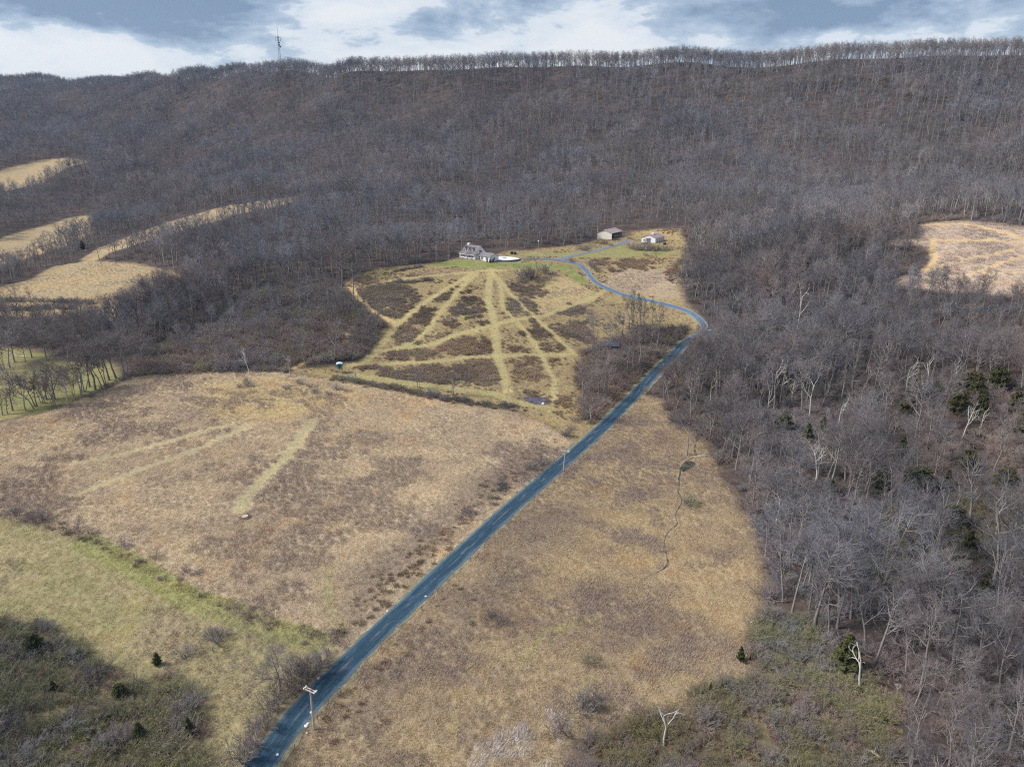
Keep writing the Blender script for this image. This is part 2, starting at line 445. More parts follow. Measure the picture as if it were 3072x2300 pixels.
def cover_at(x, y):
    A = np.empty((x.size, 3))
    B = np.empty((x.size, 3))
    A[:], B[:] = COVER['floor']
    wob = 2.2 * (vnoise(x, y, 5, 11) - .5) + 1.2 * (vnoise(x, y, 1.7, 12) - .5)
    for kind, typ, P, fe, w, st in FEAT:
        m = near(x, y, P, fe + w + 4)
        if not m.any():
            continue
        xs, ys, wo = x[m], y[m], wob[m]
        if typ == 'poly':
            f = sstep(-fe, fe, poly_sd(xs, ys, P) + wo)
        else:
            f = 1 - sstep(w / 2 - fe * .6, w / 2 + fe * .6, line_d(xs, ys, P) + wo * .35)
        f = (f * st)[:, None]
        a, b = COVER[kind]
        A[m] = A[m] * (1 - f) + np.array(a) * f
        B[m] = B[m] * (1 - f) + np.array(b) * f
    return A, B


# ------------------------------------------------------------------ materials
MAT = {}


def new_mat(name):
    m = bpy.data.materials.new(name)
    m.use_nodes = True
    b = m.node_tree.nodes['Principled BSDF']
    b.inputs['Specular IOR Level'].default_value = 0.25
    MAT[name] = m
    return m, m.node_tree.nodes, m.node_tree.links, b


def mixc(nodes, links, fac, a, b, blend='MIX'):
    n = nodes.new('ShaderNodeMix')
    n.data_type, n.blend_type = 'RGBA', blend
    for s, v in ((n.inputs[0], fac), (n.inputs[6], a), (n.inputs[7], b)):
        if isinstance(v, (int, float)):
            s.default_value = v
        elif isinstance(v, tuple):
            s.default_value = (*v, 1) if len(v) == 3 else v
        else:
            links.new(v, s)
    return n.outputs[2]


def noise(nodes, links, scale, detail=3, rough=.55, coord=None, stretch=None):
    t = nodes.new('ShaderNodeTexNoise')
    t.inputs['Scale'].default_value = scale
    t.inputs['Detail'].default_value = detail
    t.inputs['Roughness'].default_value = rough
    if coord is not None:
        if stretch:
            mpn = nodes.new('ShaderNodeMapping')
            mpn.inputs['Scale'].default_value = stretch[:3]
            if len(stretch) > 3:
                mpn.inputs['Rotation'].default_value = (0, 0, stretch[3])
            links.new(coord, mpn.inputs[0])
            links.new(mpn.outputs[0], t.inputs['Vector'])
        else:
            links.new(coord, t.inputs['Vector'])
    return t.outputs['Fac']


def ramp(nodes, links, fac, lo, hi, a=0.0, b=1.0):
    n = nodes.new('ShaderNodeMapRange')
    n.inputs[1].default_value, n.inputs[2].default_value = lo, hi
    n.inputs[3].default_value, n.inputs[4].default_value = a, b
    links.new(fac, n.inputs[0])
    return n.outputs[0]


def plain(name, col, rough=.8, var=.12, scale=2.0, rand=0.0, rcol=None, metal=0.0, spec=.25):
    """one colour with noise wear; rand shifts it from object to object towards rcol"""
    m, n, l, b = new_mat(name)
    tcn = n.new('ShaderNodeTexCoord')
    f = noise(n, l, scale, 4, .6, tcn.outputs['Object'])
    lo = tuple(c * (1 - var) for c in col)
    hi = tuple(min(1, c * (1 + var)) for c in col)
    c = mixc(n, l, ramp(n, l, f, .3, .7), lo, hi)
    if rand:
        oi = n.new('ShaderNodeObjectInfo')
        c = mixc(n, l, mathn(n, l, 'MULTIPLY', oi.outputs['Random'], rand), c, rcol)
    l.new(c, b.inputs['Base Color'])
    b.inputs['Roughness'].default_value = rough
    b.inputs['Metallic'].default_value = metal
    b.inputs['Specular IOR Level'].default_value = spec
    return m


def tinted(name, cols, rough=.9, var=.25, scale=.8, spec=.1):
    """vegetation: colour picked along a ramp by the instance's random value"""
    m, n, l, b = new_mat(name)
    oi = n.new('ShaderNodeObjectInfo')
    rr = n.new('ShaderNodeValToRGB')
    e = rr.color_ramp.elements
    e[0].position, e[0].color = 0, (*cols[0], 1)
    e[1].position, e[1].color = 1, (*cols[-1], 1)
    for i, c in enumerate(cols[1:-1]):
        q = e.new((i + 1) / (len(cols) - 1))
        q.color = (*c, 1)
    l.new(oi.outputs['Random'], rr.inputs[0])
    tcn = n.new('ShaderNodeTexCoord')
    f = noise(n, l, scale, 3, .6, tcn.outputs['Object'])
    k = n.new('ShaderNodeVectorMath')
    k.operation = 'SCALE'
    l.new(rr.outputs[0], k.inputs[0])
    l.new(mathn(n, l, 'MULTIPLY', ramp(n, l, f, .25, .75, 1 - var, 1 + var), ramp(n, l, noise(n, l, .022, 3, .6, oi.outputs['Location']), .34, .66, .60, 1.28)), k.inputs['Scale'])
    warm = ramp(n, l, noise(n, l, .011, 3, .6, oi.outputs['Location'], (1, 1, 1, 1.1)), .40, .62)
    l.new(mixc(n, l, 1.0, k.outputs[0], mixc(n, l, warm, (.92, .98, 1.12), (1.08, .97, .93)), 'MULTIPLY'), b.inputs['Base Color'])
    b.inputs['Roughness'].default_value = rough
    b.inputs['Specular IOR Level'].default_value = spec
    return m


def ground_mat():
    m, n, l, b = new_mat('ground_cover')
    a = N(n, 'ShaderNodeAttribute', attribute_name='cover_a')
    c = N(n, 'ShaderNodeAttribute', attribute_name='cover_b')
    geo = n.new('ShaderNodeNewGeometry')
    p = geo.outputs['Position']
    big = noise(n, l, .035, 4, .6, p, (1, 1.6, 1, .5))
    mid = noise(n, l, .22, 5, .68, p)
    fine = noise(n, l, 1.3, 4, .75, p, (1, .55, 1, .6))
    s = mathn(n, l, 'ADD', mathn(n, l, 'MULTIPLY', big, .6), mathn(n, l, 'MULTIPLY', mid, .4))
    col = mixc(n, l, ramp(n, l, s, .44, .57), a.outputs['Color'], c.outputs['Color'])
    # dry orange bunches and grey weed stems
    org = noise(n, l, .30, 3, .7, p, (1.3, .8, 1, .2))
    col = mixc(n, l, ramp(n, l, org, .56, .74, 0, .42), col, mixc(n, l, 1.0, col, (1.12, .98, .80), 'MULTIPLY'))
    gry = noise(n, l, .16, 4, .7, p, (1, 2.2, 1, -.4))
    col = mixc(n, l, ramp(n, l, gry, .53, .72, 0, .7), col, mixc(n, l, 1.0, col, (.68, .66, .78), 'MULTIPLY'))
    k = n.new('ShaderNodeVectorMath')
    k.operation = 'SCALE'
    l.new(col, k.inputs[0])
    l.new(mathn(n, l, 'MULTIPLY', ramp(n, l, fine, .28, .72, .66, 1.30), ramp(n, l, mid, .25, .75, .86, 1.14)), k.inputs['Scale'])
    l.new(k.outputs[0], b.inputs['Base Color'])
    b.inputs['Roughness'].default_value = .95
    b.inputs['Specular IOR Level'].default_value = .05
    bp = n.new('ShaderNodeBump')
    bp.inputs['Strength'].default_value = .7
    bp.inputs['Distance'].default_value = .35
    l.new(mathn(n, l, 'ADD', fine, mathn(n, l, 'MULTIPLY', mid, 1.5)), bp.inputs['Height'])
    l.new(bp.outputs[0], b.inputs['Normal'])
    return m


ground_mat()


def road_mat(name, base, light, dark):
    m, n, l, b = new_mat(name)
    at = N(n, 'ShaderNodeAttribute', attribute_name='lane')     # x along in metres, y across -1..1
    sep = n.new('ShaderNodeSeparateXYZ')
    l.new(at.outputs['Vector'], sep.inputs[0])
    geo = n.new('ShaderNodeNewGeometry')
    streak = noise(n, l, 1.0, 4, .65, at.outputs['Vector'], (.05, 7, 1))
    streak2 = noise(n, l, 1.0, 3, .7, at.outputs['Vector'], (.16, 3.5, 1))
    grit = noise(n, l, 2.2, 4, .7, geo.outputs['Position'])
    patch = noise(n, l, .12, 4, .6, geo.outputs['Position'])
    col = mixc(n, l, ramp(n, l, streak, .35, .65), dark, base)
    col = mixc(n, l, ramp(n, l, streak2, .52, .75, 0, .7), col, light)
    ay = mathn(n, l, 'ABSOLUTE', sep.outputs['Y'])
    edge = ramp(n, l, mathn(n, l, 'ADD', ay, mathn(n, l, 'MULTIPLY', mathn(n, l, 'SUBTRACT', patch, .5), .5)), .62, .92)
    col = mixc(n, l, mathn(n, l, 'MULTIPLY', edge, .75), col, light)
    ctr = ramp(n, l, ay, .0, .16, .35, 0)
    col = mixc(n, l, mathn(n, l, 'MULTIPLY', ctr, ramp(n, l, patch, .5, .62)), col, (.30, .24, .24))
    k = n.new('ShaderNodeVectorMath')
    k.operation = 'SCALE'
    l.new(col, k.inputs[0])
    l.new(ramp(n, l, grit, .3, .7, .72, 1.28), k.inputs['Scale'])
    l.new(k.outputs[0], b.inputs['Base Color'])
    b.inputs['Roughness'].default_value = .8
    b.inputs['Specular IOR Level'].default_value = .2
    return m


road_mat('road_gravel', (.027, .064, .102), (.105, .150, .190), (.014, .037, .060))
road_mat('drive_gravel', (.11, .165, .235), (.24, .30, .38), (.07, .105, .155))
road_mat('grey_gravel', (.17, .185, .22), (.27, .28, .31), (.12, .135, .16))
plain('shoulder_grit', (.20, .18, .115), .95, .45, .5)
plain('white_siding', (.80, .80, .79), .55, .04, .6)
plain('cream_siding', (.66, .62, .53), .6, .05, .5)
plain('white_trim', (.82, .82, .81), .5, .03)
plain('dark_shingle', (.19, .165, .165), .85, .25, .9)
plain('red_metal_roof', (.36, .275, .28), .5, .12, .4)
plain('ridge_cap', (.70, .69, .70), .5, .05)
plain('blue_shutter', (.075, .13, .25), .55, .1)
plain('glass_dark', (.025, .035, .055), .12, .1, spec=.6)
plain('dark_interior', (.025, .023, .024), .9, .2)
plain('door_grey', (.16, .16, .19), .6, .08)
plain('brick', (.22, .15, .12), .9, .2, 3)
plain('stone_wall', (.125, .155, .20), .9, .25, 1.5)
plain('concrete', (.70, .69, .67), .8, .08, .5)
plain('wood_post', (.23, .18, .14), .9, .25, 1.5)
plain('pale_wood', (.46, .40, .35), .9, .15, 1.5)
plain('white_paint', (.78, .77, .75), .6, .05)
plain('steel', (.30, .31, .34), .45, .1, metal=.4)
plain('tower_steel', (.36, .35, .38), .6, .12)
plain('antenna_dark', (.09, .09, .11), .6, .1)
plain('teal_panel', (.105, .30, .29), .55, .15, 2)
plain('pale_blue_roof', (.50, .66, .72), .5, .06)
plain('slate_roof', (.085, .088, .125), .8, .3, 1.0)
plain('weathered_board', (.17, .14, .13), .9, .25, 2)
plain('rubber', (.02, .02, .022), .8, .1)
plain('machine_green', (.03, .055, .035), .5, .1)
plain('machine_dark', (.035, .035, .04), .5, .1)
plain('trailer_grey', (.40, .40, .41), .6, .1)
plain('rock_pale', (.62, .60, .57), .9, .15, 4)
plain('well_concrete', (.42, .37, .30), .9, .15, 1.5)
plain('mulch', (.11, .07, .05), .95, .3, 3)
plain('bark', (.26, .235, .22), .95, .25, 1.2, .6, (.16, .14, .135, 1), spec=.05)
tinted('twigs', ((.17, .16, .172), (.30, .288, .292), (.19, .187, .205), (.25, .218, .21), (.14, .135, .147), (.35, .338, .335), (.205, .185, .19), (.245, .246, .265)))
tinted('twigs_near', ((.18, .158, .158), (.285, .26, .25), (.165, .148, .155), (.26, .21, .185), (.205, .196, .198), (.14, .125, .13), (.235, .215, .208)))
plain('dead_wood', (.57, .54, .49), .95, .18, 1.0, .5, (.36, .335, .31, 1), spec=.05)
plain('pale_bark', (.36, .34, .31), .95, .22, .9, .5, (.28, .26, .24, 1), spec=.05)
tinted('cedar_leaf', ((.075, .082, .028), (.095, .095, .034), (.062, .075, .030)), var=.4, scale=1.4)
tinted('shrub_brown', ((.28, .22, .205), (.23, .18, .172), (.33, .265, .225), (.27, .235, .17)))
tinted('shrub_olive', ((.30, .285, .125), (.25, .24, .12), (.32, .30, .155), (.27, .24, .16)))
tinted('shrub_grey', ((.29, .27, .25), (.25, .23, .215), (.33, .31, .27)))
tinted('bramble', ((.33, .24, .195), (.40, .295, .235), (.29, .225, .165), (.37, .33, .165), (.33, .235, .205), (.28, .245, .13), (.38, .26, .19)))
m, n, l, b = new_mat('grass_blade')
at = N(n, 'ShaderNodeAttribute', attribute_name='tint', attribute_type='INSTANCER')
tcn = n.new('ShaderNodeTexCoord')
k = n.new('ShaderNodeVectorMath')
k.operation = 'SCALE'
l.new(at.outputs['Color'], k.inputs[0])
l.new(ramp(n, l, noise(n, l, 3.0, 2, .6, tcn.outputs['Object']), .25, .75, .75, 1.25), k.inputs['Scale'])
l.new(k.outputs[0], b.inputs['Base Color'])
b.inputs['Roughness'].default_value = .95
b.inputs['Specular IOR Level'].default_value = .05
m, n, l, b = new_mat('pond_water')
geo = n.new('ShaderNodeNewGeometry')
l.new(mixc(n, l, ramp(n, l, noise(n, l, .5, 4, .6, geo.outputs['Position']), .4, .65), (.050, .040, .062), (.115, .085, .115)), b.inputs['Base Color'])
b.inputs['Roughness'].default_value = .22
b.inputs['Specular IOR Level'].default_value = .5
bp = n.new('ShaderNodeBump')
bp.inputs['Strength'].default_value = .15
l.new(noise(n, l, 2.0, 3, .6, geo.outputs['Position']), bp.inputs['Height'])
l.new(bp.outputs[0], b.inputs['Normal'])
m, n, l, b = new_mat('stream_water')
geo = n.new('ShaderNodeNewGeometry')
l.new(mixc(n, l, ramp(n, l, noise(n, l, .45, 4, .6, geo.outputs['Position']), .45, .6), (.030, .030, .024), (.060, .085, .035)), b.inputs['Base Color'])
b.inputs['Roughness'].default_value = .35

# ------------------------------------------------------------------ mesh and object helpers
class MB:
    """collects shapes; build() links them as one mesh object"""

    def __init__(s):
        s.v, s.f = [], []

    def add(s, vs, fs):
        k = len(s.v)
        s.v += [tuple(p) for p in vs]
        s.f += [tuple(i + k for i in f) for f in fs]
        return s

    def box(s, x0, x1, y0, y1, z0, z1, rot=0.0, c=None):
        vs = [(x, y, z) for z in (z0, z1) for x, y in ((x0, y0), (x1, y0), (x1, y1), (x0, y1))]
        if rot:
            cx, cy = c or ((x0 + x1) / 2, (y0 + y1) / 2)
            ca, sa = math.cos(rot), math.sin(rot)
            vs = [(cx + (x - cx) * ca - (y - cy) * sa, cy + (x - cx) * sa + (y - cy) * ca, z) for x, y, z in vs]
        return s.add(vs, [(0, 3, 2, 1), (4, 5, 6, 7), (0, 1, 5, 4), (1, 2, 6, 5), (2, 3, 7, 6), (3, 0, 4, 7)])

    def prism(s, poly, axis, a, b):
        """polygon in the plane across axis ('x','y','z'), swept from a to b"""
        n = len(poly)

        def P(p, t):
            return {'x': (t, p[0], p[1]), 'y': (p[0], t, p[1]), 'z': (p[0], p[1], t)}[axis]
        vs = [P(p, a) for p in poly] + [P(p, b) for p in poly]
        fs = [tuple(range(n))[::-1], tuple(range(n, 2 * n))] + [(i, (i + 1) % n, n + (i + 1) % n, n + i) for i in range(n)]
        return s.add(vs, fs)

    def tube(s, pts, rad, n=6):
        pts = [Vector(p) for p in pts]
        if isinstance(rad, (int, float)):
            rad = [rad] * len(pts)
        vs, fs = [], []
        for i, p in enumerate(pts):
            d = (pts[min(i + 1, len(pts) - 1)] - pts[max(i - 1, 0)]).normalized()
            u = d.cross(Vector((0, 0, 1)) if abs(d.z) < .9 else Vector((1, 0, 0))).normalized()
            w = d.cross(u)
            vs += [p + (u * math.cos(t) + w * math.sin(t)) * rad[i] for t in (2 * math.pi * k / n for k in range(n))]
        for i in range(len(pts) - 1):
            fs += [(i * n + k, i * n + (k + 1) % n, (i + 1) * n + (k + 1) % n, (i + 1) * n + k) for k in range(n)]
        fs += [tuple(range(n))[::-1], tuple(range((len(pts) - 1) * n, len(pts) * n))]
        return s.add(vs, fs)

    def wheel(s, x, y, z, r, w, n=14):
        return s.prism([(x + r * math.cos(2 * math.pi * k / n), z + r * math.sin(2 * math.pi * k / n)) for k in range(n)], 'y', y - w / 2, y + w / 2)

    def mesh(s, name):
        me = bpy.data.meshes.new(name)
        me.from_pydata(s.v, [], s.f)
        me.update()
        return me

    def build(s, name, mat, parent=None, bevel=0):
        me = s.mesh(name)
        me.materials.append(MAT[mat])
        o = bpy.data.objects.new(name, me)
        COL.objects.link(o)
        o.parent = parent
        return o


def tag(o, label=None, cat=None, group=None, kind=None):
    for k, v in (('label', label), ('category', cat), ('group', group), ('kind', kind)):
        if v:
            o[k] = v
    return o


def empty(name, loc, rz=0.0, scale=1.0):
    o = bpy.data.objects.new(name, None)
    o.empty_display_size = .5
    COL.objects.link(o)
    o.location = loc
    o.rotation_euler = (0, 0, rz)
    o.scale = (scale,) * 3
    return o


def np_mesh(name, V, Fq, mats, smooth=False):
    """mesh from numpy: V (n,3), Fq (m,4) or (m,3)"""
    me = bpy.data.meshes.new(name)
    k = Fq.shape[1]
    me.vertices.add(len(V))
    me.vertices.foreach_set('co', np.ascontiguousarray(V, np.float32).ravel())
    me.loops.add(Fq.size)
    me.loops.foreach_set('vertex_index', np.ascontiguousarray(Fq, np.int32).ravel())
    me.polygons.add(len(Fq))
    me.polygons.foreach_set('loop_start', np.arange(0, Fq.size, k, dtype=np.int32))
    me.polygons.foreach_set('loop_total', np.full(len(Fq), k, np.int32))
    if smooth:
        me.polygons.foreach_set('use_smooth', np.ones(len(Fq), bool))
    for mm in mats:
        me.materials.append(MAT[mm])
    me.update()
    return me


def link(name, me, parent=None, loc=None):
    o = bpy.data.objects.new(name, me)
    COL.objects.link(o)
    if parent:
        o.parent = parent
    if loc is not None:
        o.location = loc
    return o


def setattr_v(me, name, typ, data, dom='POINT'):
    a = me.attributes.new(name, typ, dom)
    a.data.foreach_set({'FLOAT_COLOR': 'color', 'FLOAT_VECTOR': 'vector'}.get(typ, 'value'), np.ascontiguousarray(data, np.float32 if typ != 'INT' else np.int32).ravel())


# ------------------------------------------------------------------ the ground
az = np.r_[np.arange(-180, -46, 3.0), np.linspace(-45, -40, 30)[:-1], np.linspace(-40, 40, 640), np.linspace(40, 45, 30)[1:], np.arange(48, 180, 3.0)]
az = np.radians(az)
rr = np.r_[4, 20, 40, 58, np.geomspace(66, 2300, 640), np.geomspace(2400, 9000, 22)]
AZ, RR = np.meshgrid(az, rr)
gx, gy = (RR * np.sin(AZ)).ravel(), (RR * np.cos(AZ)).ravel()
gz = hz(gx, gy)
far = sstep(2300, 4200, RR.ravel())
gz = gz * (1 - far) + 60 * far
na, nr = len(az), len(rr)
idx = np.arange(na * nr).reshape(nr, na)
q = np.stack([idx[:-1, :-1], idx[:-1, 1:], idx[1:, 1:], idx[1:, :-1]], -1).reshape(-1, 4)
q2 = np.stack([idx[:-1, -1], idx[:-1, 0], idx[1:, 0], idx[1:, -1]], -1)
quads = np.vstack([q, q2])[:, ::-1]
me = np_mesh('ground', np.c_[gx, gy, gz], quads, ['ground_cover'], True)
ca, cb = cover_at(gx, gy)
setattr_v(me, 'cover_a', 'FLOAT_COLOR', np.c_[ca, np.ones(len(ca))])
setattr_v(me, 'cover_b', 'FLOAT_COLOR', np.c_[cb, np.ones(len(cb))])
tag(link('ground', me), kind='structure')


def strip(name, P, half, mat, lift, taper=0.0, crown=.05, jit=.22, seed=0):
    """a road laid over the ground along P"""
    t = np.gradient(P, axis=0)
    t /= np.hypot(t[:, 0], t[:, 1])[:, None]
    nn = np.c_[-t[:, 1], t[:, 0]]
    s = np.r_[0, np.cumsum(np.hypot(*np.diff(P, axis=0).T))]
    us = np.array([-1, -.8, -.5, 0, .5, .8, 1.0])
    V, lane = [], []
    for u in us:
        j = jit * (vnoise(s, np.full_like(s, 9 * (u > 0)), 2.0, 40 + seed) - .5 + 1.4 * (vnoise(s, np.full_like(s, 5 * (u > 0)), 9.0, 41 + seed) - .5)) * (abs(u) == 1) * 2
        q = P + nn * (u * half + np.sign(u) * j)[:, None]
        z = hz(q[:, 0], q[:, 1]) + lift + crown * (1 - u * u)
        V.append(np.c_[q, z])
        lane.append(np.c_[s, np.full_like(s, u), np.zeros_like(s)])
    V, lane = np.stack(V, 1), np.stack(lane, 1)
    n, k = V.shape[:2]
    ix = np.arange(n * k).reshape(n, k)
    fq = np.stack([ix[:-1, :-1], ix[1:, :-1], ix[1:, 1:], ix[:-1, 1:]], -1).reshape(-1, 4)[:, ::-1]
    me = np_mesh(name, V.reshape(-1, 3), fq, [mat], True)
    setattr_v(me, 'lane', 'FLOAT_VECTOR', lane.reshape(-1, 3))
    return tag(link(name, me), kind='structure')


strip('road_shoulder', ROAD, 3.1, 'shoulder_grit', .05, jit=.6, crown=.02, seed=2)
strip('road', ROAD, 2.5, 'road_gravel', .10, jit=.14)
strip('wood_road', WOODROAD, 1.6, 'road_gravel', .08, jit=.4, seed=12)
strip('driveway', DRIVE, 1.75, 'drive_gravel', .17, seed=3, jit=.12)
strip('shed_driveway', SHEDWAY, 1.9, 'grey_gravel', .13, seed=5, jit=.15)

STREAM = smooth_line(G2([(2092, 1318), (2086, 1333), (2083, 1352), (2091, 1368), (2059, 1381), (2043, 1397), (2038, 1429), (2037, 1445), (2039, 1461), (2031, 1474), (2046, 1490), (2045, 1514), (2027, 1535), (2027, 1556), (2034, 1570),
                         (2017, 1583), (2000, 1599), (1992, 1623), (1996, 1649), (2001, 1673), (2001, 1694), (1988, 1708), (1966, 1718)]), .5)
strip('stream', STREAM, .09, 'stream_water', .05, crown=0, jit=.28, seed=8)


def sheet(name, pts, z, mat, thick=0.0):
    P = smooth_line(np.vstack([pts, pts[:1]]), .8)
    return P


def flat_water(name, px, lift, mat, zfix=None):
    g = [ground(*p) for p in px]
    P = smooth_line(np.array([p[:2] for p in g] + [g[0][:2]]), .7)
    z = (min(p[2] for p in g) + max(p[2] for p in g)) / 2 + lift if zfix is None else zfix
    c = P.mean(0)
    V = np.vstack([[c[0], c[1], z], np.c_[P, np.full(len(P), z)]])
    k = len(P)
    f = np.array([(0, 1 + i, 1 + (i + 1) % k) for i in range(k)])
    return tag(link(name, np_mesh(name, V, f, [mat])), kind='structure'), P, z


pond, PONDP, PONDZ = flat_water('pond', [(1566, 1196), (1583, 1189), (1621, 1190), (1650, 1196), (1655, 1207), (1640, 1214), (1622, 1214), (1600, 1212), (1583, 1206)], .30, 'pond_water', PG[2] - .06)
pool, _, _ = flat_water('stream_pool', [(2060, 1385), (2088, 1376), (2094, 1384), (2082, 1398), (2062, 1408), (2045, 1418), (2040, 1402)], .16, 'stream_water')

# ------------------------------------------------------------------ the house
HX, HY = Vector((.727, -.687)), Vector((.687, .727))
hrz = math.atan2(-.687, .727)
h0 = ground(1378, 773)
HZ = HG[2]
house = tag(empty('house', (h0[0], h0[1], HZ), hrz), 'white farmhouse with three dormers, blue shutters and attached side wing', 'house')


def gable_walls(mb, x0, x1, y0, y1, z0, ze, zr):
    ym = (y0 + y1) / 2
    mb.prism([(y0, z0), (y1, z0), (y1, ze), (ym, zr), (y0, ze)], 'x', x0, x1)


def gable_roof(mb, x0, x1, y0, y1, ze, zr, over=.35, th=.18, front_run=None):
    """roof with its ridge along x, two sloped slabs"""
    ym = (y0 + y1) / 2
    sl = (zr - ze) / (ym - y0)
    a, b = x0 - over, x1 + over
    zf = ze - sl * over
    mb.prism([(y0 - over, zf + .03), (ym, zr + .03), (ym, zr + th + .03), (y0 - over, zf + th + .03)], 'x', a, b)
    mb.prism([(ym, zr + .031), (y1 + over, zf + .031), (y1 + over, zf + th + .031), (ym, zr + th + .031)], 'x', a + .002, b - .002)


def window(parent, x, y, z, w, h, face='front', shutters=True, paned=True):
    """window on a wall: face 'front' looks to -y, 'end' looks to +x"""
    def bx(a0, a1, d0, d1, z0, z1):
        if face == 'front':
            return MB().box(a0, a1, y - d1, y - d0, z0, z1)
        return MB().box(x + d0, x + d1, a0, a1, z0, z1)
    c = x if face == 'front' else y
    fr = bx(c - w / 2 - .1, c + w / 2 + .1, -.02, .05, z - .1, z + h + .1).build('window', 'white_trim', parent)
    bx(c - w / 2, c + w / 2, .04, .065, z, z + h).build('pane', 'glass_dark', fr)
    if paned:
        bx(c - w / 2, c + w / 2, .06, .085, z + h / 2 - .035, z + h / 2 + .035).build('glazing_bar', 'white_trim', fr)
    if shutters:
        for s in (-1, 1):
            bx(c + s * (w / 2 + .36) - .22, c + s * (w / 2 + .36) + .22, .0, .06, z - .05, z + h + .05).build('shutter', 'blue_shutter', fr)
    return fr


ML, MD, PY = 13.2, 10.0, 1.0          # main block length, depth; porch depth
m = MB()
gable_walls(m, 0, ML, PY, PY + MD, -1.2, 3.4, 7.7)
m.build('wall', 'white_siding', house)
m = MB()
gable_roof(m, 0, ML, PY, PY + MD, 3.4, 7.7)
rf = m.build('roof', 'dark_shingle', house)
m = MB().box(1.6, 3.3, PY + MD / 2 - .5, PY + MD / 2 + .5, 7.0, 8.75)
m.box(1.5, 3.4, PY + MD / 2 - .6, PY + MD / 2 + .6, 8.75, 8.9)
m.build('chimney', 'white_siding', rf)
m = MB()                               # porch roof, flatter than the main roof
m.prism([(-.15, 2.80), (PY + .05, 3.55), (PY + .05, 3.75), (-.15, 2.98)], 'x', -.6, ML + .6)
m.build('porch_roof', 'dark_shingle', house)
MB().box(-.2, ML + .2, -.05, PY - .02, -1.2, .32).build('porch_floor', 'concrete', house)  # floor colour made pale to bounce light up onto the front wall
MB().box(-.3, ML + .3, -.12, .1, 2.45, 2.76).build('porch_beam', 'white_trim', house)
for i in range(6):
    x = .05 + i * (ML - .1) / 5
    MB().box(x - .09, x + .09, -.02, .16, .32, 2.45).build('porch_post', 'white_trim', house)
for i in range(5):
    if i != 2:
        a = .14 + i * (ML - .1) / 5
        MB().box(a, a + (ML - .1) / 5 - .18, .05, .09, 1.05, 1.13).build('porch_rail', 'white_trim', house)
for x in (1.6, 4.0, 8.4, 10.8):
    window(house, x, PY, .95, 1.0, 1.55)
d = MB().box(5.75, 6.75, PY - .08, PY + .02, .33, 2.45).build('door', 'door_grey', house)
MB().box(5.6, 5.75, PY - .1, PY + .01, .33, 2.55).box(6.75, 6.9, PY - .1, PY + .01, .33, 2.55).box(5.6, 6.9, PY - .1, PY + .01, 2.55, 2.7).build('door_frame', 'white_trim', d)
for x in (3.0, 6.3, 9.6):
    dm = MB()
    dm.box(x - .75, x + .75, PY + .9, PY + 3.6, 4.0, 5.75)
    dm.prism([(x - .75, 5.75), (x + .75, 5.75), (x, 6.65)], 'y', PY + .9, PY + 4.3)
    do = dm.build('dormer', 'white_siding', house)
    m = MB()
    m.prism([(x - 1.0, 5.50), (x, 6.70), (x, 6.86), (x - 1.0, 5.66)], 'y', PY + .65, PY + 4.4)
    m.prism([(x, 6.701), (x + 1.0, 5.501), (x + 1.0, 5.661), (x, 6.861)], 'y', PY + .652, PY + 4.402)
    m.build('dormer_roof', 'dark_shingle', do)
    MB().prism([(x - 1.0, 5.42), (x, 6.62), (x + 1.0, 5.42), (x + .80, 5.42), (x, 6.40), (x - .80, 5.42)], 'y', PY + .60, PY + .7).build('trim', 'white_trim', do)
    MB().box(x - .32, x + .32, PY + .84, PY + .92, 4.3, 5.55).build('pane', 'glass_dark', do)
MB().box(ML + .0, ML + .06, PY - .3, PY + .2, 2.9, 3.3).build('gable_trim', 'white_trim', house)
window(house, ML, PY + MD / 2 - .3, 4.1, .9, 1.1, 'end')
# wing
WX0, WX1, WY0, WD = ML, 26.2, 1.0, 7.4
m = MB()
gable_walls(m, WX0 + 4.6, WX1, WY0, WY0 + WD, -1.4, 2.75, 4.5)
m.box(WX0 + .01, WX0 + 4.62, WY0 + 1.3, WY0 + WD - .5, -1.2, 2.6)
w2 = m.build('wing_wall', 'white_siding', house)
m = MB()
gable_roof(m, WX0 + 4.6, WX1, WY0, WY0 + WD, 2.75, 4.5, .35)
m.prism([(WY0 + .7, 2.55), (WY0 + WD / 2, 3.3), (WY0 + WD - .2, 2.55), (WY0 + WD - .2, 2.7), (WY0 + WD / 2, 3.45), (WY0 + .7, 2.7)], 'x', WX0 + .02, WX0 + 4.24)
m.build('wing_roof', 'dark_shingle', house)
MB().prism([(WY0 - .33, 2.56), (WY0 + WD / 2, 4.44), (WY0 + WD + .33, 2.56), (WY0 + WD + .12, 2.56), (WY0 + WD / 2, 4.26), (WY0 - .12, 2.56)], 'x', WX1 + .3, WX1 + .38).build('gable_trim', 'white_trim', house)
d = MB().box(WX0 + 1.9, WX0 + 2.9, WY0 + 1.22, WY0 + 1.32, .1, 2.25).build('door', 'dark_interior', house)
for x in (WX0 + 6.0, WX0 + 10.4):
    window(house, x, WY0, .75, 1.05, 1.5)
window(house, WX1, WY0 + WD / 2, .9, 1.0, 1.2, 'end', shutters=False)
MB().box(WX0 + .5, WX0 + 1.2, WY0 + 1.0, WY0 + 1.32, .0, 1.0).build('planter', 'cream_siding', house)


def H(x, y, z=0.0):
    p = Vector((h0[0], h0[1])) + HX * x + HY * y
    return p.x, p.y, HZ + z


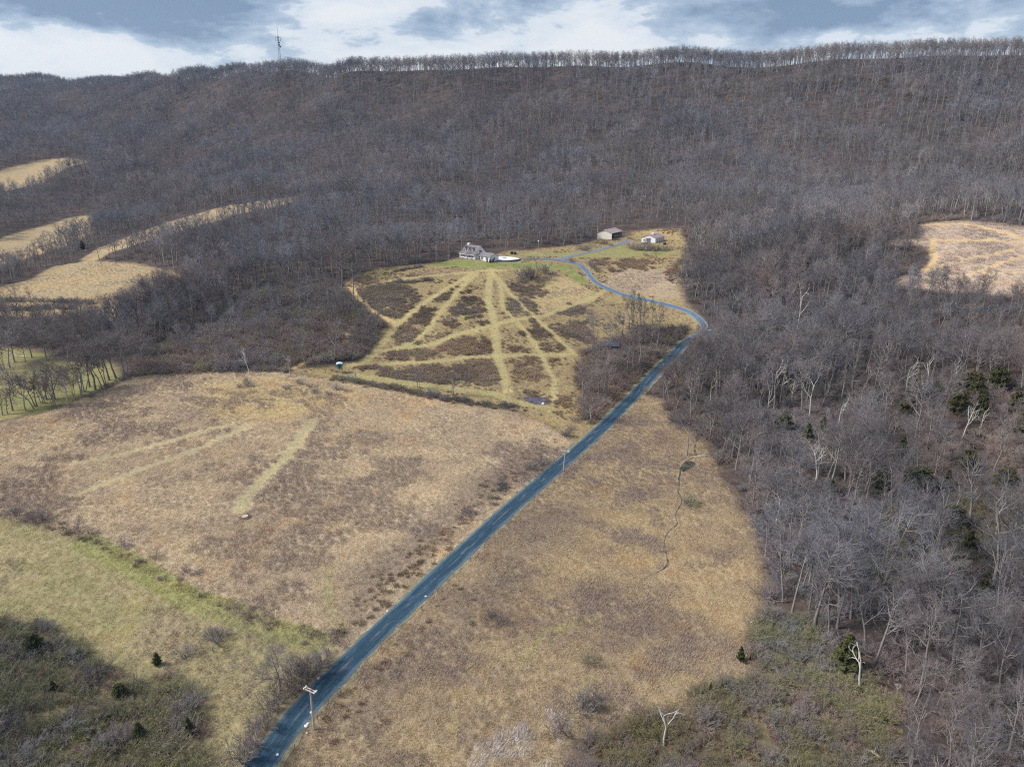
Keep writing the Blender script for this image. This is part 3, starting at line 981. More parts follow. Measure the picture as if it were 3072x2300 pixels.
# paved yard behind and right of the wing, held by a curved stone wall
yard = []
for x, y in ((26.5, 6.6), (28.6, 8.2), (30.6, 11.2), (31.9, 15), (32.4, 18.5), (31.7, 21.7), (27, 24), (20.6, 24.3), (14.5, 20), (14.0, 13), (20, 9.2), (26.3, 9.0)):
    yard.append(H(x, y)[:2])
yard = smooth_line(np.array(yard + yard[:1]), .8)
yz = HZ + .15
m = MB()
k = len(yard)
cyx, cyy = yard.mean(0)
m.v = [(cyx, cyy, yz)] + [(x, y, yz) for x, y in yard] + [(x, y, yz - .3) for x, y in yard]
m.f = [(0, 1 + i, 1 + (i + 1) % k) for i in range(k)] + [(1 + i, 1 + k + i, 1 + k + (i + 1) % k, 1 + (i + 1) % k) for i in range(k)]
tag(m.build('paved_yard', 'concrete'), kind='structure')
front = np.array([p for p in smooth_line(np.array([H(x, y)[:2] for x, y in ((26.6, 6.0), (28.9, 7.8), (31.0, 10.9), (32.4, 14.8), (32.9, 18.5), (32.2, 22.0))]), .8)])
m = MB()
for i in range(0, len(front) - 1):
    a, b = front[i], front[i + 1]
    t = (b - a) / np.hypot(*(b - a))
    nx, ny = t[1], -t[0]
    zt = yz + .18
    za, zb = float(hz(*a)) - .8, float(hz(*b)) - .8
    m.add([(a[0], a[1], za), (b[0], b[1], zb), (b[0] + nx * .35, b[1] + ny * .35, zb), (a[0] + nx * .35, a[1] + ny * .35, za),
           (a[0], a[1], zt), (b[0], b[1], zt), (b[0] + nx * .35, b[1] + ny * .35, zt), (a[0] + nx * .35, a[1] + ny * .35, zt)],
          [(4, 5, 6, 7), (0, 1, 5, 4), (1, 2, 6, 5), (2, 3, 7, 6), (3, 0, 4, 7)])
tag(m.build('retaining_wall', 'stone_wall'), 'curved blue-grey stone wall holding up the paved yard beside the white house', 'wall')
c0 = H(21.5, 18.5)
bedo = tag(empty('planting_bed', (c0[0], c0[1], yz)), 'small round planting bed in the middle of the paved yard', 'planting bed')
m = MB()
m.prism([(1.4 * math.cos(t), 1.0 * math.sin(t)) for t in np.linspace(0, 2 * math.pi, 14)[:-1]], 'z', -.05, .22)
m.build('soil', 'mulch', bedo)

# ------------------------------------------------------------------ sheds
E1 = Vector((.843, -.538))
srz = math.atan2(-.538, .843)          # local x runs along the gable end, local y along the ridge


def ridge_y_roof(mb, x0, x1, y0, y1, ze, zr, over=.4, th=.14):
    xm = (x0 + x1) / 2
    sl = (zr - ze) / (xm - x0)
    zf = ze - sl * over
    mb.prism([(x0 - over, zf + .03), (xm, zr + .03), (xm, zr + th + .03), (x0 - over, zf + th + .03)], 'y', y0 - over, y1 + over)
    mb.prism([(xm, zr + .031), (x1 + over, zf + .031), (x1 + over, zf + th + .031), (xm, zr + th + .031)], 'y', y0 - over + .002, y1 + over - .002)


g = ground(1791, 716)
s1 = tag(empty('open_barn', (g[0], g[1], S1G[2]), srz), 'cream open-fronted barn with red-brown metal roof at the wood edge', 'barn')
W, L = 11.0, 17.5
MB().prism([(0, -.6), (W, -.6), (W, 3.7), (W / 2, 5.5), (0, 3.7)], 'y', 0, .22).build('gable_wall', 'cream_siding', s1)
MB().prism([(0, -.6), (W, -.6), (W, 3.7), (W / 2, 5.5), (0, 3.7)], 'y', L - .22, L).build('gable_wall', 'cream_siding', s1)
MB().box(0, .22, .23, L - .23, -.6, 3.68).build('back_wall', 'cream_siding', s1)
m = MB()
ridge_y_roof(m, 0, W, 0, L, 3.7, 5.5)
rf = m.build('roof', 'red_metal_roof', s1)
MB().box(W / 2 - .28, W / 2 + .28, -.42, L + .42, 5.60, 5.74).build('ridge_cap', 'ridge_cap', rf)
for i in range(5):
    y = .3 + i * (L - .6) / 4
    MB().box(W - .3, W - .06, y - .12, y + .12, -.6, 3.6).build('post', 'weathered_board', s1)
MB().box(W - .34, W - .02, .24, L - .24, 3.3, 3.66).build('beam', 'weathered_board', s1)
MB().box(W - .04, W + .04, 0, .3, -.3, 3.4).build('corner_trim', 'white_trim', s1)


def S1(x, y):
    e2 = Vector((.538, .843))
    p = Vector((g1[0], g1[1])) + E1 * x + e2 * y
    return p.x, p.y


g1 = g
tr = tag(empty('tractor', (*S1(8.2, 4.6), S1G[2] + .02), srz + R(8)), 'dark tractor parked in the open barn beside the trailer', 'tractor')
MB().box(-1.5, 1.4, -.35, .35, .75, 1.35).box(.2, 1.4, -.45, .45, 1.35, 1.5).build('body', 'machine_dark', tr)
MB().box(-1.4, -.2, -.6, .6, 1.3, 1.5).box(-1.4, -1.3, -.6, .6, 1.5, 2.4).box(-.3, -.2, -.6, .6, 1.5, 2.4).box(-1.5, -.1, -.65, .65, 2.4, 2.5).build('cab', 'machine_dark', tr)
for sx in (-1, 1):
    MB().wheel(-.9, sx * .75, .75, .75, .38).build('wheel', 'rubber', tr)
    MB().wheel(1.0, sx * .65, .45, .45, .26).build('wheel', 'rubber', tr)
tl = tag(empty('farm_trailer', (*S1(8.6, 10.6), S1G[2] + .02), srz + R(80)), 'pale grey flat trailer parked in the open barn', 'trailer')
MB().box(-2.4, 2.4, -1.0, 1.0, .75, .95).box(-2.4, 2.4, -1.0, -.92, .95, 1.4).box(-2.4, 2.4, .92, 1.0, .95, 1.4).build('bed', 'trailer_grey', tl)
MB().box(2.4, 3.7, -.06, .06, .72, .84).build('drawbar', 'steel', tl)
for sx in (-1, 1):
    for xx in (-.5, .5):
        MB().wheel(xx, sx * .85, .4, .4, .25).build('wheel', 'rubber', tl)

g = ground(1924.6, 726)
g2 = g
s2 = tag(empty('garage', (g[0], g[1], S2G[2]), srz), 'white outbuilding with red-brown metal roof and a row of tall dark doorways', 'outbuilding')
W2, L2 = 9.8, 16.5
gw = MB().prism([(0, -.8), (W2, -.8), (W2, 2.95), (W2 / 2, 4.9), (0, 2.95)], 'y', 0, L2).build('wall', 'white_siding', s2)
m = MB()
ridge_y_roof(m, 0, W2, 0, L2, 2.95, 4.9, .3)
rf = m.build('roof', 'red_metal_roof', s2)
MB().box(W2 / 2 - .2, W2 / 2 + .2, -.3, L2 + .3, 4.98, 5.08).build('ridge_cap', 'ridge_cap', rf)
MB().box(W2 / 2 - .7, W2 / 2 + .7, 6.6, 8.0, 4.6, 5.55).prism([(W2 / 2 - .85, 5.55), (W2 / 2 + .85, 5.55), (W2 / 2, 6.1)], 'y', 6.45, 8.15).build('cupola', 'white_trim', rf)
d = MB().box(3.9, 6.5, -.06, .01, -.1, 2.75).build('sliding_door', 'door_grey', s2)
MB().box(3.6, 6.9, -.10, -.04, 2.75, 2.9).build('door_track', 'steel', d)
MB().box(1.3, 2.1, -.06, .01, .9, 1.9).build('window', 'glass_dark', s2)
for y in (3.4, 7.4, 11.4, 15.2):
    d = MB().box(W2 - .01, W2 + .05, y - .45, y + .45, -.05, 2.15).build('door', 'door_grey', s2)
    MB().box(W2 + .0, W2 + .08, y - .58, y - .45, -.05, 2.27).box(W2 + .0, W2 + .08, y + .45, y + .58, -.05, 2.27).build('door_frame', 'white_trim', d)

g = ground(1993, 733.5)
ut = tag(empty('utility_cart', (g[0], g[1], g[2] + .02), srz + R(85)), 'dark utility cart parked in front of the white outbuilding', 'utility vehicle')
MB().box(-1.3, 1.3, -.6, .6, .4, .85).box(-1.3, -.3, -.62, .62, .85, 1.15).box(.6, 1.3, -.55, .55, .85, 1.05).build('body', 'machine_green', ut)
m = MB()
for x in (-.3, .65):
    for y in (-.55, .55):
        m.box(x - .04, x + .04, y - .04, y + .04, .85, 1.75)
m.box(-.4, .75, -.62, .62, 1.75, 1.82)
m.build('roll_cage', 'machine_dark', ut)
for x in (-.85, .85):
    for y in (-.62, .62):
        MB().wheel(x, y, .32, .32, .24).build('wheel', 'rubber', ut)

# old low building in the gully beside the road
g = ground(1832, 1046)
ob = tag(empty('old_shed', (g[0], g[1], g[2]), R(-6)), 'low old shed with dark slate-blue roof among the gully trees', 'shed')
MB().box(-3.4, 3.4, 2.6, 2.8, -.6, 2.0).box(-3.4, -3.2, -1.6, 2.59, -.6, 2.0).box(3.2, 3.4, -1.6, 2.59, -.6, 2.0).build('wall', 'weathered_board', ob)
for x in (-3.2, -1.1, 1.1, 3.2):
    MB().box(x - .1, x + .1, -1.75, -1.61, -.6, 1.9).build('post', 'weathered_board', ob)
m = MB()
m.prism([(-2.2, 1.72), (.6, 3.2), (.6, 3.36), (-2.2, 1.90)], 'x', -3.9, 3.9)
m.prism([(.6, 3.201), (3.2, 1.75), (3.2, 1.93), (.6, 3.361)], 'x', -3.898, 3.898)
m.build('roof', 'slate_roof', ob)
MB().box(.4, 2.9, -1.7, -1.62, -.5, 1.6).build('boarding', 'weathered_board', ob)

# ------------------------------------------------------------------ hunting blind on stilts
g = ground(1020, 1117)
bl = tag(empty('hunting_blind', (g[0], g[1], g[2]), R(14)), 'small teal hunting blind with pale blue roof on wooden stilts above the hedge', 'hunting blind')
zb = 1.9
for x in (-.8, .8):
    for y in (-.8, .8):
        MB().tube([(x * 1.25, y * 1.25, -.3), (x, y, zb)], .09, 6).build('leg', 'wood_post', bl)
MB().box(-1.15, 1.15, -1.3, 1.1, zb, zb + .14).build('platform', 'wood_post', bl)
bo = MB().box(-.95, .95, -.95, .95, zb + .14, zb + 2.0).build('cabin', 'teal_panel', bl)
MB().box(-.7, -.15, -1.0, -.94, zb + 1.05, zb + 1.55).build('window', 'dark_interior', bo)
MB().box(.35, .8, -1.0, -.94, zb + 1.05, zb + 1.55).build('window', 'dark_interior', bo)
MB().box(-.1, .3, -.99, -.94, zb + .2, zb + 1.6).build('door', 'machine_green', bo)
MB().prism([(-1.2, zb + 2.0), (1.2, zb + 2.0), (1.2, zb + 2.1), (0, zb + 2.4), (-1.2, zb + 2.1)], 'y', -1.2, 1.2).build('roof', 'pale_blue_roof', bl)
m = MB()
for s in (-1, 1):
    m.tube([(s * .25 + .9, -1.3, zb), (s * .25 + 1.3, -2.2, -.3)], .04, 5)
for i in range(6):
    t = (i + .5) / 6
    m.tube([(.65 + .4 * t, -1.3 - .9 * t, zb - (zb + .3) * t), (1.15 + .4 * t, -1.3 - .9 * t, zb - (zb + .3) * t)], .03, 5)
m.build('ladder', 'wood_post', bl)

# ------------------------------------------------------------------ utility poles, lamps, tower
def utility_pole(sx, sy, h, lean, rz, label):
    g = ground(sx, sy)
    o = tag(empty('utility_pole', (g[0], g[1], g[2]), rz), label, 'utility pole', 'utility poles along the road')
    MB().tube([(0, 0, -.5), (lean * .5, 0, h / 2), (lean, 0, h)], [.19, .165, .13], 8).build('pole', 'pale_wood', o)
    for s in (-1, 1):
        MB().box(lean - 1.25, lean + 1.25, s * .22 - .06, s * .22 + .06, h - .42, h - .28).build('crossarm', 'pale_wood', o)
    for x in (-1.12, 1.12):
        MB().box(lean + x - .08, lean + x + .08, -.42, .42, h - .27, h - .16).build('arm_plate', 'white_paint', o)
        for s in (-1, 1):
            MB().tube([(lean + x, s * .22, h - .16), (lean + x, s * .22, h + .06)], [.08, .05], 6).build('insulator', 'white_paint', o)
    return o


utility_pole(942, 2187, 8.6, .1, R(-28), 'near wooden utility pole with double crossarm beside the foreground road')
utility_pole(1690, 1411, 7.0, .55, R(-20), 'farther utility pole leaning over the middle of the blue road')


def lamp_post(name, sx, sy, h, r, mat, label, headr):
    g = ground(sx, sy)
    o = tag(empty(name, g[:3]), label, 'lamp post')
    MB().tube([(0, 0, -.3), (0, 0, h)], [r, r * .8], 7).build('post', mat, o)
    MB().tube([(0, 0, h), (0, 0, h + headr * .6), (0, 0, h + headr * 1.6), (0, 0, h + headr * 2)], [headr * .6, headr, headr * .9, headr * .2], 8).build('lamp_head', 'white_paint', o)
    return o


lamp_post('lamp_post', 1345, 779, 2.2, .07, 'white_paint', 'short white lamp post at the left end of the house lawn', .26)
lamp_post('yard_light', 1615, 761, 7.6, .10, 'pale_wood', 'tall pale yard light pole behind the driveway', .42)
g = ground(1967, 781)
o = tag(empty('flag_pole', g[:3]), 'thin dark pole in the grass below the white outbuilding', 'pole')
MB().tube([(0, 0, -.3), (0, 0, 5.4)], [.07, .05], 6).build('pole', 'machine_dark', o)
MB().tube([(0, 0, 5.4), (0, 0, 5.6)], [.1, .04], 6).build('cap', 'steel', o)

# radio mast on the ridge
bx, by, bz0 = cp_d(843, 212, 1012)
bz = float(hz(bx, by))
top = top_h((bx, by, bz), 72)
tw = tag(empty('radio_tower', (bx, by, bz), R(12)), 'tall steel lattice radio tower rising above the ridge trees', 'radio tower')
hl = top_h((bx, by, bz), 108)
def half(z):
    return 1.5 - .7 * z / hl
corners = [(-1, -1), (1, -1), (1, 1), (-1, 1)]
for a, b_ in corners:
    MB().tube([(a * half(0), b_ * half(0), -1), (a * half(hl), b_ * half(hl), hl)], .12, 5).build('leg', 'tower_steel', tw)
m = MB()
nb = int(hl / 3.2)
for i in range(nb):
    z0, z1 = hl * i / nb, hl * (i + 1) / nb
    for k in range(4):
        a, c = corners[k], corners[(k + 1) % 4]
        m.tube([(a[0] * half(z0), a[1] * half(z0), z0), (c[0] * half(z1), c[1] * half(z1), z1)], .06, 4)
        m.tube([(c[0] * half(z0), c[1] * half(z0), z0), (a[0] * half(z1), a[1] * half(z1), z1)], .06, 4)
        m.tube([(a[0] * half(z1), a[1] * half(z1), z1), (c[0] * half(z1), c[1] * half(z1), z1)], .06, 4)
m.build('bracing', 'tower_steel', tw)
MB().tube([(0, 0, hl - 1), (0, 0, (hl + top) / 2), (0, 0, top)], [.36, .30, .16], 6).build('mast', 'ridge_cap', tw)
for sy, hw in ((113, 2.9), (121, 3.1)):
    z = top_h((bx, by, bz), sy)
    MB().box(-hw, hw, -.14, .14, z - .14, z + .14).box(-.14, .14, -hw, hw, z - .13, z + .15).build('antenna_arm', 'tower_steel', tw)
    for a in (-1, 1):
        MB().box(a * hw - .3, a * hw + .3, -.2, .2, z - 1.1, z + 1.2).build('antenna_panel', 'antenna_dark', tw)
        MB().box(-.2, .2, a * hw - .3, a * hw + .3, z - 1.1, z + 1.2).build('antenna_panel', 'antenna_dark', tw)
for sy, x in ((129, .9), (141, 2.3), (136, .6)):
    z = top_h((bx, by, bz), sy)
    m = MB()
    m.tube([(x, -1.3, z), (x, -1.7, z), (x, -2.3, z)], [.5, 1.15, 1.25], 12)
    m.box(x - .15, x + .15, -1.4, -.4, z - .15, z + .15)
    m.build('dish', 'antenna_dark', tw)

# ------------------------------------------------------------------ plants: shapes
def unit(v):
    return v / (np.linalg.norm(v, axis=-1, keepdims=True) + 1e-9)


def grow(p, d, L, k, up, wob, rg):
    """polylines of k points from p (B,3) along d (B,3), length L (B,)"""
    pts = [p]
    d = unit(d)
    st = (L / (k - 1))[:, None]
    for _ in range(k - 1):
        d = unit(d + np.array([0, 0, up]) + rg.normal(0, wob, d.shape))
        pts.append(pts[-1] + d * st)
    return np.stack(pts, 1)


def spawn(P, Rd, n, tmin, L, ang, rr_, k, up, wob, rg, tip=.35, tpow=1.0, shrink=.45):
    B, kk = Rd.shape
    t = tmin + (1 - tmin) * ((np.arange(n)[None] + rg.random((B, n))) / n) ** tpow
    f = t * (kk - 1)
    i = np.minimum(f.astype(int), kk - 2)
    u = (f - i)[..., None]
    bi = np.arange(B)[:, None]
    pos = P[bi, i] * (1 - u) + P[bi, i + 1] * u
    tan = unit(P[bi, i + 1] - P[bi, i])
    rad = Rd[bi, i] * (1 - u[..., 0]) + Rd[bi, i + 1] * u[..., 0]
    pr = unit(np.cross(tan, rg.normal(0, 1, tan.shape)))
    a = ang * (.7 + .6 * rg.random((B, n)))[..., None]
    d = tan * np.cos(a) + pr * np.sin(a)
    LL = np.broadcast_to(np.asarray(L).reshape(-1, 1) if np.ndim(L) else L, (B, n)) * (1 - shrink * (t - tmin) / (1 - tmin + 1e-9)) * (.65 + .7 * rg.random((B, n)))
    Q = grow(pos.reshape(-1, 3), d.reshape(-1, 3), LL.ravel(), k, up, wob, rg)
    r0 = np.minimum(rad.ravel() * .8, rr_) * np.ones(B * n)
    RR_ = r0[:, None] * np.linspace(1, tip, k)[None]
    return Q, RR_, LL.ravel()


def tubes(P, Rd, n):
    B, k = Rd.shape
    ax = unit(P[:, -1] - P[:, 0])
    ref = np.where(np.abs(ax[:, 2:3]) < .9, np.array([[0, 0, 1.]]), np.array([[1., 0, 0]]))
    u = unit(np.cross(ax, ref))
    w = np.cross(ax, u)
    th = 2 * np.pi * np.arange(n) / n
    ring = u[:, None, None] * np.cos(th)[None, None, :, None] + w[:, None, None] * np.sin(th)[None, None, :, None]
    V = P[:, :, None] + ring * Rd[:, :, None, None]
    ix = np.arange(B * k * n).reshape(B, k, n)
    nx = np.roll(ix, -1, 2)
    Fq = np.stack([ix[:, :-1], nx[:, :-1], nx[:, 1:], ix[:, 1:]], -1).reshape(-1, 4)
    return V.reshape(-1, 3), Fq


def join(parts):
    V, Fq, o = [], [], 0
    for v, f in parts:
        V.append(v)
        Fq.append(f + o)
        o += len(v)
    return np.vstack(V), np.vstack(Fq)


def tree_shape(seed, H, tf, spread, nl, n2, n3, n4, r3, r4, lean=.04, topk=.86, ang=1.0, multi=1):
    rg = np.random.default_rng(seed)
    base = np.zeros((multi, 3))
    if multi > 1:
        base[:, :2] = rg.normal(0, .35, (multi, 2))
    d0 = np.c_[rg.normal(0, lean * (3 if multi > 1 else 1), (multi, 2)), np.ones(multi)]
    T = grow(base, d0, np.full(multi, H * topk), 8, .06, .06, rg)
    T[:, 0, 2] = -.5
    TR = (H * (.0145 if multi == 1 else .011)) * np.linspace(1, .22, 8)[None] * np.ones((multi, 1))
    TR[:, 0] *= 1.35
    nl1 = max(3, nl // multi)
    B1, R1, L1 = spawn(T, TR, nl1, tf, H * spread, ang, H * .0075, 6, .16, .12, rg, .3, .8, .5)
    B2, R2, L2 = spawn(B1, R1, n2, .28, L1 * .55, .8, H * .0036, 4, .10, .16, rg, .4)
    parts_t = [tubes(T, TR, 6), tubes(B1, R1, 5)]
    parts_c = [tubes(B2, R2, 4)]
    B3, R3, L3 = spawn(B2, R2, n3, .2, L2 * .6, .75, r3, 3, .10, .18, rg, .6)
    parts_c.append(tubes(B3, R3, 3))
    if n4:
        B4, R4, _ = spawn(B3, R3, n4, .15, np.maximum(L3 * .75, .5), .7, r4, 2, .08, .15, rg, .6)
        parts_c.append(tubes(B4, R4, 3))
    return join(parts_t), join(parts_c)


def snag_shape(seed, H, nl, n2, thick=1.0):
    rg = np.random.default_rng(seed)
    T = grow(np.zeros((1, 3)), np.array([[rg.normal(0, .08), rg.normal(0, .08), 1.]]), np.array([H * .78]), 7, .03, .09, rg)
    T[:, 0, 2] = -.5
    TR = (H * .017 * thick) * np.linspace(1.1, .38, 7)[None]
    B1, R1, L1 = spawn(T, TR, nl, .38, H * .36, .7, H * .009 * thick, 5, .14, .2, rg, .35, 1, .3)
    B2, R2, L2 = spawn(B1, R1, n2, .3, L1 * .5, .75, H * .005 * thick, 4, .05, .22, rg, .4)
    B3, R3, _ = spawn(B2, R2, 2, .3, L2 * .5, .8, H * .0028 * thick, 3, .02, .2, rg, .5)
    return join([tubes(T, TR, 6)]), join([tubes(B1, R1, 5), tubes(B2, R2, 4), tubes(B3, R3, 3)])


def shrub_shape(seed, H, Wd, stems, n2, n3, r):
    rg = np.random.default_rng(seed)
    base = np.c_[rg.normal(0, Wd * .16, (stems, 2)), np.full(stems, -.1)]
    d = np.c_[rg.normal(0, .42 * Wd / H, (stems, 2)) + base[:, :2] * .5, np.ones(stems)]
    S = grow(base, d, H * (.65 + .5 * rg.random(stems)), 5, .02, .14, rg)
    SR = np.full((stems, 1), r * 2.0) * np.linspace(1, .4, 5)[None]
    B2, R2, L2 = spawn(S, SR, n2, .18, H * .42, .7, r * 1.3, 3, .06, .2, rg, .5)
    B3, R3, _ = spawn(B2, R2, n3, .1, L2 * .6, .8, r, 2, .03, .2, rg, .6)
    return join([tubes(S, SR, 4)]), join([tubes(B2, R2, 3), tubes(B3, R3, 3)])


def cedar_shape(seed, H, Wd, nleaf, leaf=.26, round_=False):
    rg = np.random.default_rng(seed)
    T = grow(np.zeros((1, 3)), np.array([[0, 0, 1.]]), np.array([H * .9]), 5, .05, .03, rg)
    T[:, 0, 2] = -.4
    TR = np.linspace(H * .018, .03, 5)[None]
    z = rg.random(nleaf * 3) ** 1.15
    prof = (np.sqrt(np.maximum(1 - (2 * z - .9) ** 2 / 1.25, 0.02)) if round_ else (np.minimum(1, z * 9 + .25) * (1 - z) ** .75 + .04))
    th = rg.random(len(z)) * 2 * np.pi
    lump = .66 + .60 * np.sin(th * 3 + z * 9 + seed) * np.sin(th * 5 - z * 14 + 2 * seed)
    rad = prof * Wd / 2 * lump * (.55 + .45 * rg.random(len(z)) ** .4)
    keep = rg.random(len(z)) < (.35 + .65 * prof)
    z, th, rad = z[keep][:nleaf], th[keep][:nleaf], rad[keep][:nleaf]
    c = np.c_[rad * np.cos(th), rad * np.sin(th), .05 * H + z * H * .95]
    a = unit(rg.normal(0, 1, c.shape) + np.c_[np.cos(th), np.sin(th), np.full(len(th), .5)] * .8)
    b = unit(np.cross(a, rg.normal(0, 1, c.shape)))
    s = (leaf * (.6 + .8 * rg.random(len(c))))[:, None]
    V = np.stack([c - a * s - b * s * .55, c + a * s - b * s * .4, c + a * s * 1.1 + b * s * .4, c - a * s * .8 + b * s * .6], 1).reshape(-1, 3)
    Fq = np.arange(len(V)).reshape(-1, 4)
    return join([tubes(T, TR, 5)]), (V, Fq)


def grass_shape(seed, nb, rad, h, w, droop=.5):
    rg = np.random.default_rng(seed)
    a = rg.random(nb) * 2 * np.pi
    r_ = rad * np.sqrt(rg.random(nb))
    c = np.c_[r_ * np.cos(a), r_ * np.sin(a), np.full(nb, -.05)]
    d = rg.normal(0, droop, (nb, 2))
    hh = h * (.5 + .8 * rg.random(nb))
    t = np.c_[c[:, :2] + d * hh[:, None], hh]
    ww = unit(np.c_[rg.normal(0, 1, (nb, 2)), np.zeros(nb)]) * w
    mid = (c + t) / 2 + np.c_[np.zeros((nb, 2)), hh * .14]
    V = np.stack([c - ww, c + ww, mid + ww * .8, mid - ww * .8, t], 1)
    Fq = []
    for i in range(nb):
        k = i * 5
        Fq += [(k, k + 1, k + 2, k + 3), (k + 3, k + 2, k + 4, k + 4)]
    V = V.reshape(-1, 3)
    F3 = np.array([(f[0], f[1], f[2]) for f in Fq] + [(f[0], f[2], f[3]) for f in Fq[::2]])
    return V, F3


def two_part(name, shape, mt, mc):
    (tv, tf_), (cv, cf) = shape
    t = np_mesh(name + '_trunk', tv, tf_, [mt], True)
    c = np_mesh(name + '_crown', cv, cf, [mc])
    V, Fq = join([shape[0], shape[1]])
    j = np_mesh(name + '_whole', V, Fq, [mt, mc])
    mi = np.zeros(len(Fq), np.int32)
    mi[len(tf_):] = 1
    j.polygons.foreach_set('material_index', mi)
    return dict(t=t, c=c, j=j, h=float(cv[:, 2].max()))


WOOD = [two_part('wood_tree', tree_shape(100 + i, 17, tf, sp, nl, 6, 5, 3, .030, .021), 'bark', 'twigs_near')
        for i, (tf, sp, nl) in enumerate(((.42, .30, 10), (.36, .34, 11), (.50, .28, 9), (.34, .36, 12), (.45, .32, 10), (.30, .38, 11)))]
OPENT = [two_part('open_tree', tree_shape(200 + i, 13, tf, sp, nl, 7, 6, 3, .040, .032, multi=mu, ang=an), bk, 'twigs_near')
         for i, (tf, sp, nl, mu, an, bk) in enumerate(((.22, .46, 13, 1, 1.1, 'bark'), (.18, .42, 14, 3, .8, 'bark'), (.26, .44, 12, 1, 1.0, 'pale_bark'), (.20, .40, 15, 4, .7, 'pale_bark')))]
FAR = [two_part('far_tree', tree_shape(300 + i, 18, tf, sp, nl, 5, 5, 2, .048, .036), 'pale_bark' if i == 4 else 'bark', 'twigs')
       for i, (tf, sp, nl) in enumerate(((.40, .30, 9), (.34, .33, 10), (.48, .28, 8), (.38, .35, 9), (.44, .31, 9), (.30, .36, 10)))]
SNAG = [two_part('snag', snag_shape(400 + i, 12, nl, n2, th), 'dead_wood', 'dead_wood') for i, (nl, n2, th) in enumerate(((5, 3, 1.1), (3, 3, 1.3), (7, 4, .95), (4, 2, 1.0), (8, 4, .9)))]
CEDAR = [two_part('cedar', cedar_shape(500 + i, 6, w, n_ * 3, .13, rd), 'bark', 'cedar_leaf') for i, (w, n_, rd) in enumerate(((3.0, 1700, False), (3.6, 2000, True), (2.4, 1300, False)))]
SHRUB = [two_part('shrub', shrub_shape(600 + i, 2.4, w, st, 6, 4, .022), 'bark', mt_) for i, (w, st, mt_) in enumerate(((2.6, 16, 'shrub_brown'), (3.0, 20, 'shrub_olive'), (2.4, 18, 'shrub_grey'), (3.2, 22, 'shrub_brown'), (2.8, 20, 'shrub_olive'), (2.6, 18, 'shrub_brown')))]
BRAM = [two_part('bramble', shrub_shape(700 + i, 1.15, 2.2, 22, 6, 3, .020), 'bramble', 'bramble') for i in range(3)]
ORCH = [two_part('orchard_tree', tree_shape(800 + i, 4.0, .3, .42, 9, 5, 4, 2, .022, .017, ang=1.1), 'bark', 'twigs_near') for i in range(2)]
GRASS = []
for i, (nb, rad_, h_, w_, dr) in enumerate(((90, .95, .26, .024, .55), (100, 1.0, .34, .022, .65), (70, .85, .55, .020, .4), (90, 1.05, .22, .028, .9))):
    v_, f_ = grass_shape(900 + i, nb, rad_, h_, w_, dr)
    GRASS.append(dict(j=np_mesh('grass_clump', v_, f_, ['grass_blade'])))


# ------------------------------------------------------------------ plants: scattering
def scatter(name, pts, rot, scl, idx, protos, tint=None):
    """one object that spreads shared plant shapes over points (countless plants only)"""
    pc = bpy.data.collections.new(name + '_shapes')
    for i, p in enumerate(protos):
        o = bpy.data.objects.new('%s_shape_%02d' % (name, i), p['j'])
        pc.objects.link(o)
    me = bpy.data.meshes.new(name)
    n_ = len(pts)
    me.vertices.add(n_)
    me.vertices.foreach_set('co', np.ascontiguousarray(pts, np.float32).ravel())
    setattr_v(me, 'rot', 'FLOAT_VECTOR', rot)
    setattr_v(me, 'scl', 'FLOAT_VECTOR', scl)
    setattr_v(me, 'pick', 'INT', idx)
    if tint is not None:
        setattr_v(me, 'tint', 'FLOAT_COLOR', np.c_[tint, np.ones(n_)])
    o = link(name, me)
    ng = bpy.data.node_groups.new(name + '_scatter', 'GeometryNodeTree')
    ng.interface.new_socket('Geometry', in_out='INPUT', socket_type='NodeSocketGeometry')
    ng.interface.new_socket('Geometry', in_out='OUTPUT', socket_type='NodeSocketGeometry')
    gi, go = ng.nodes.new('NodeGroupInput'), ng.nodes.new('NodeGroupOutput')
    ci = ng.nodes.new('GeometryNodeCollectionInfo')
    ci.inputs['Collection'].default_value = pc
    ci.inputs['Separate Children'].default_value = True
    ci.inputs['Reset Children'].default_value = True
    iop = ng.nodes.new('GeometryNodeInstanceOnPoints')
    iop.inputs['Pick Instance'].default_value = True

    def na(nm, ty):
        x = ng.nodes.new('GeometryNodeInputNamedAttribute')
        x.data_type = ty
        x.inputs['Name'].default_value = nm
        return x.outputs['Attribute']
    ng.links.new(gi.outputs[0], iop.inputs['Points'])
    ng.links.new(ci.outputs[0], iop.inputs['Instance'])
    ng.links.new(na('pick', 'INT'), iop.inputs['Instance Index'])
    e2r = ng.nodes.new('FunctionNodeEulerToRotation')
    ng.links.new(na('rot', 'FLOAT_VECTOR'), e2r.inputs[0])
    ng.links.new(e2r.outputs[0], iop.inputs['Rotation'])
    ng.links.new(na('scl', 'FLOAT_VECTOR'), iop.inputs['Scale'])
    ng.links.new(iop.outputs[0], go.inputs[0])
    md = o.modifiers.new('scatter', 'NODES')
    md.node_group = ng
    return o


def jgrid(x0, x1, y0, y1, s, rg):
    X, Y = np.meshgrid(np.arange(x0, x1, s), np.arange(y0, y1, s))
    X[1::2] += s / 2
    X = X + rg.uniform(-.42, .42, X.shape) * s
    Y = Y + rg.uniform(-.42, .42, Y.shape) * s
    return X.ravel(), Y.ravel()


# which ground is hidden behind nearer ground, per direction
_core = (az > R(-44)) & (az < R(44))
_el = ((gz - CAMZ).reshape(nr, na) / RR)[:, _core]
_run = np.maximum.accumulate(_el, axis=0)
_caz, _crr = az[_core], rr


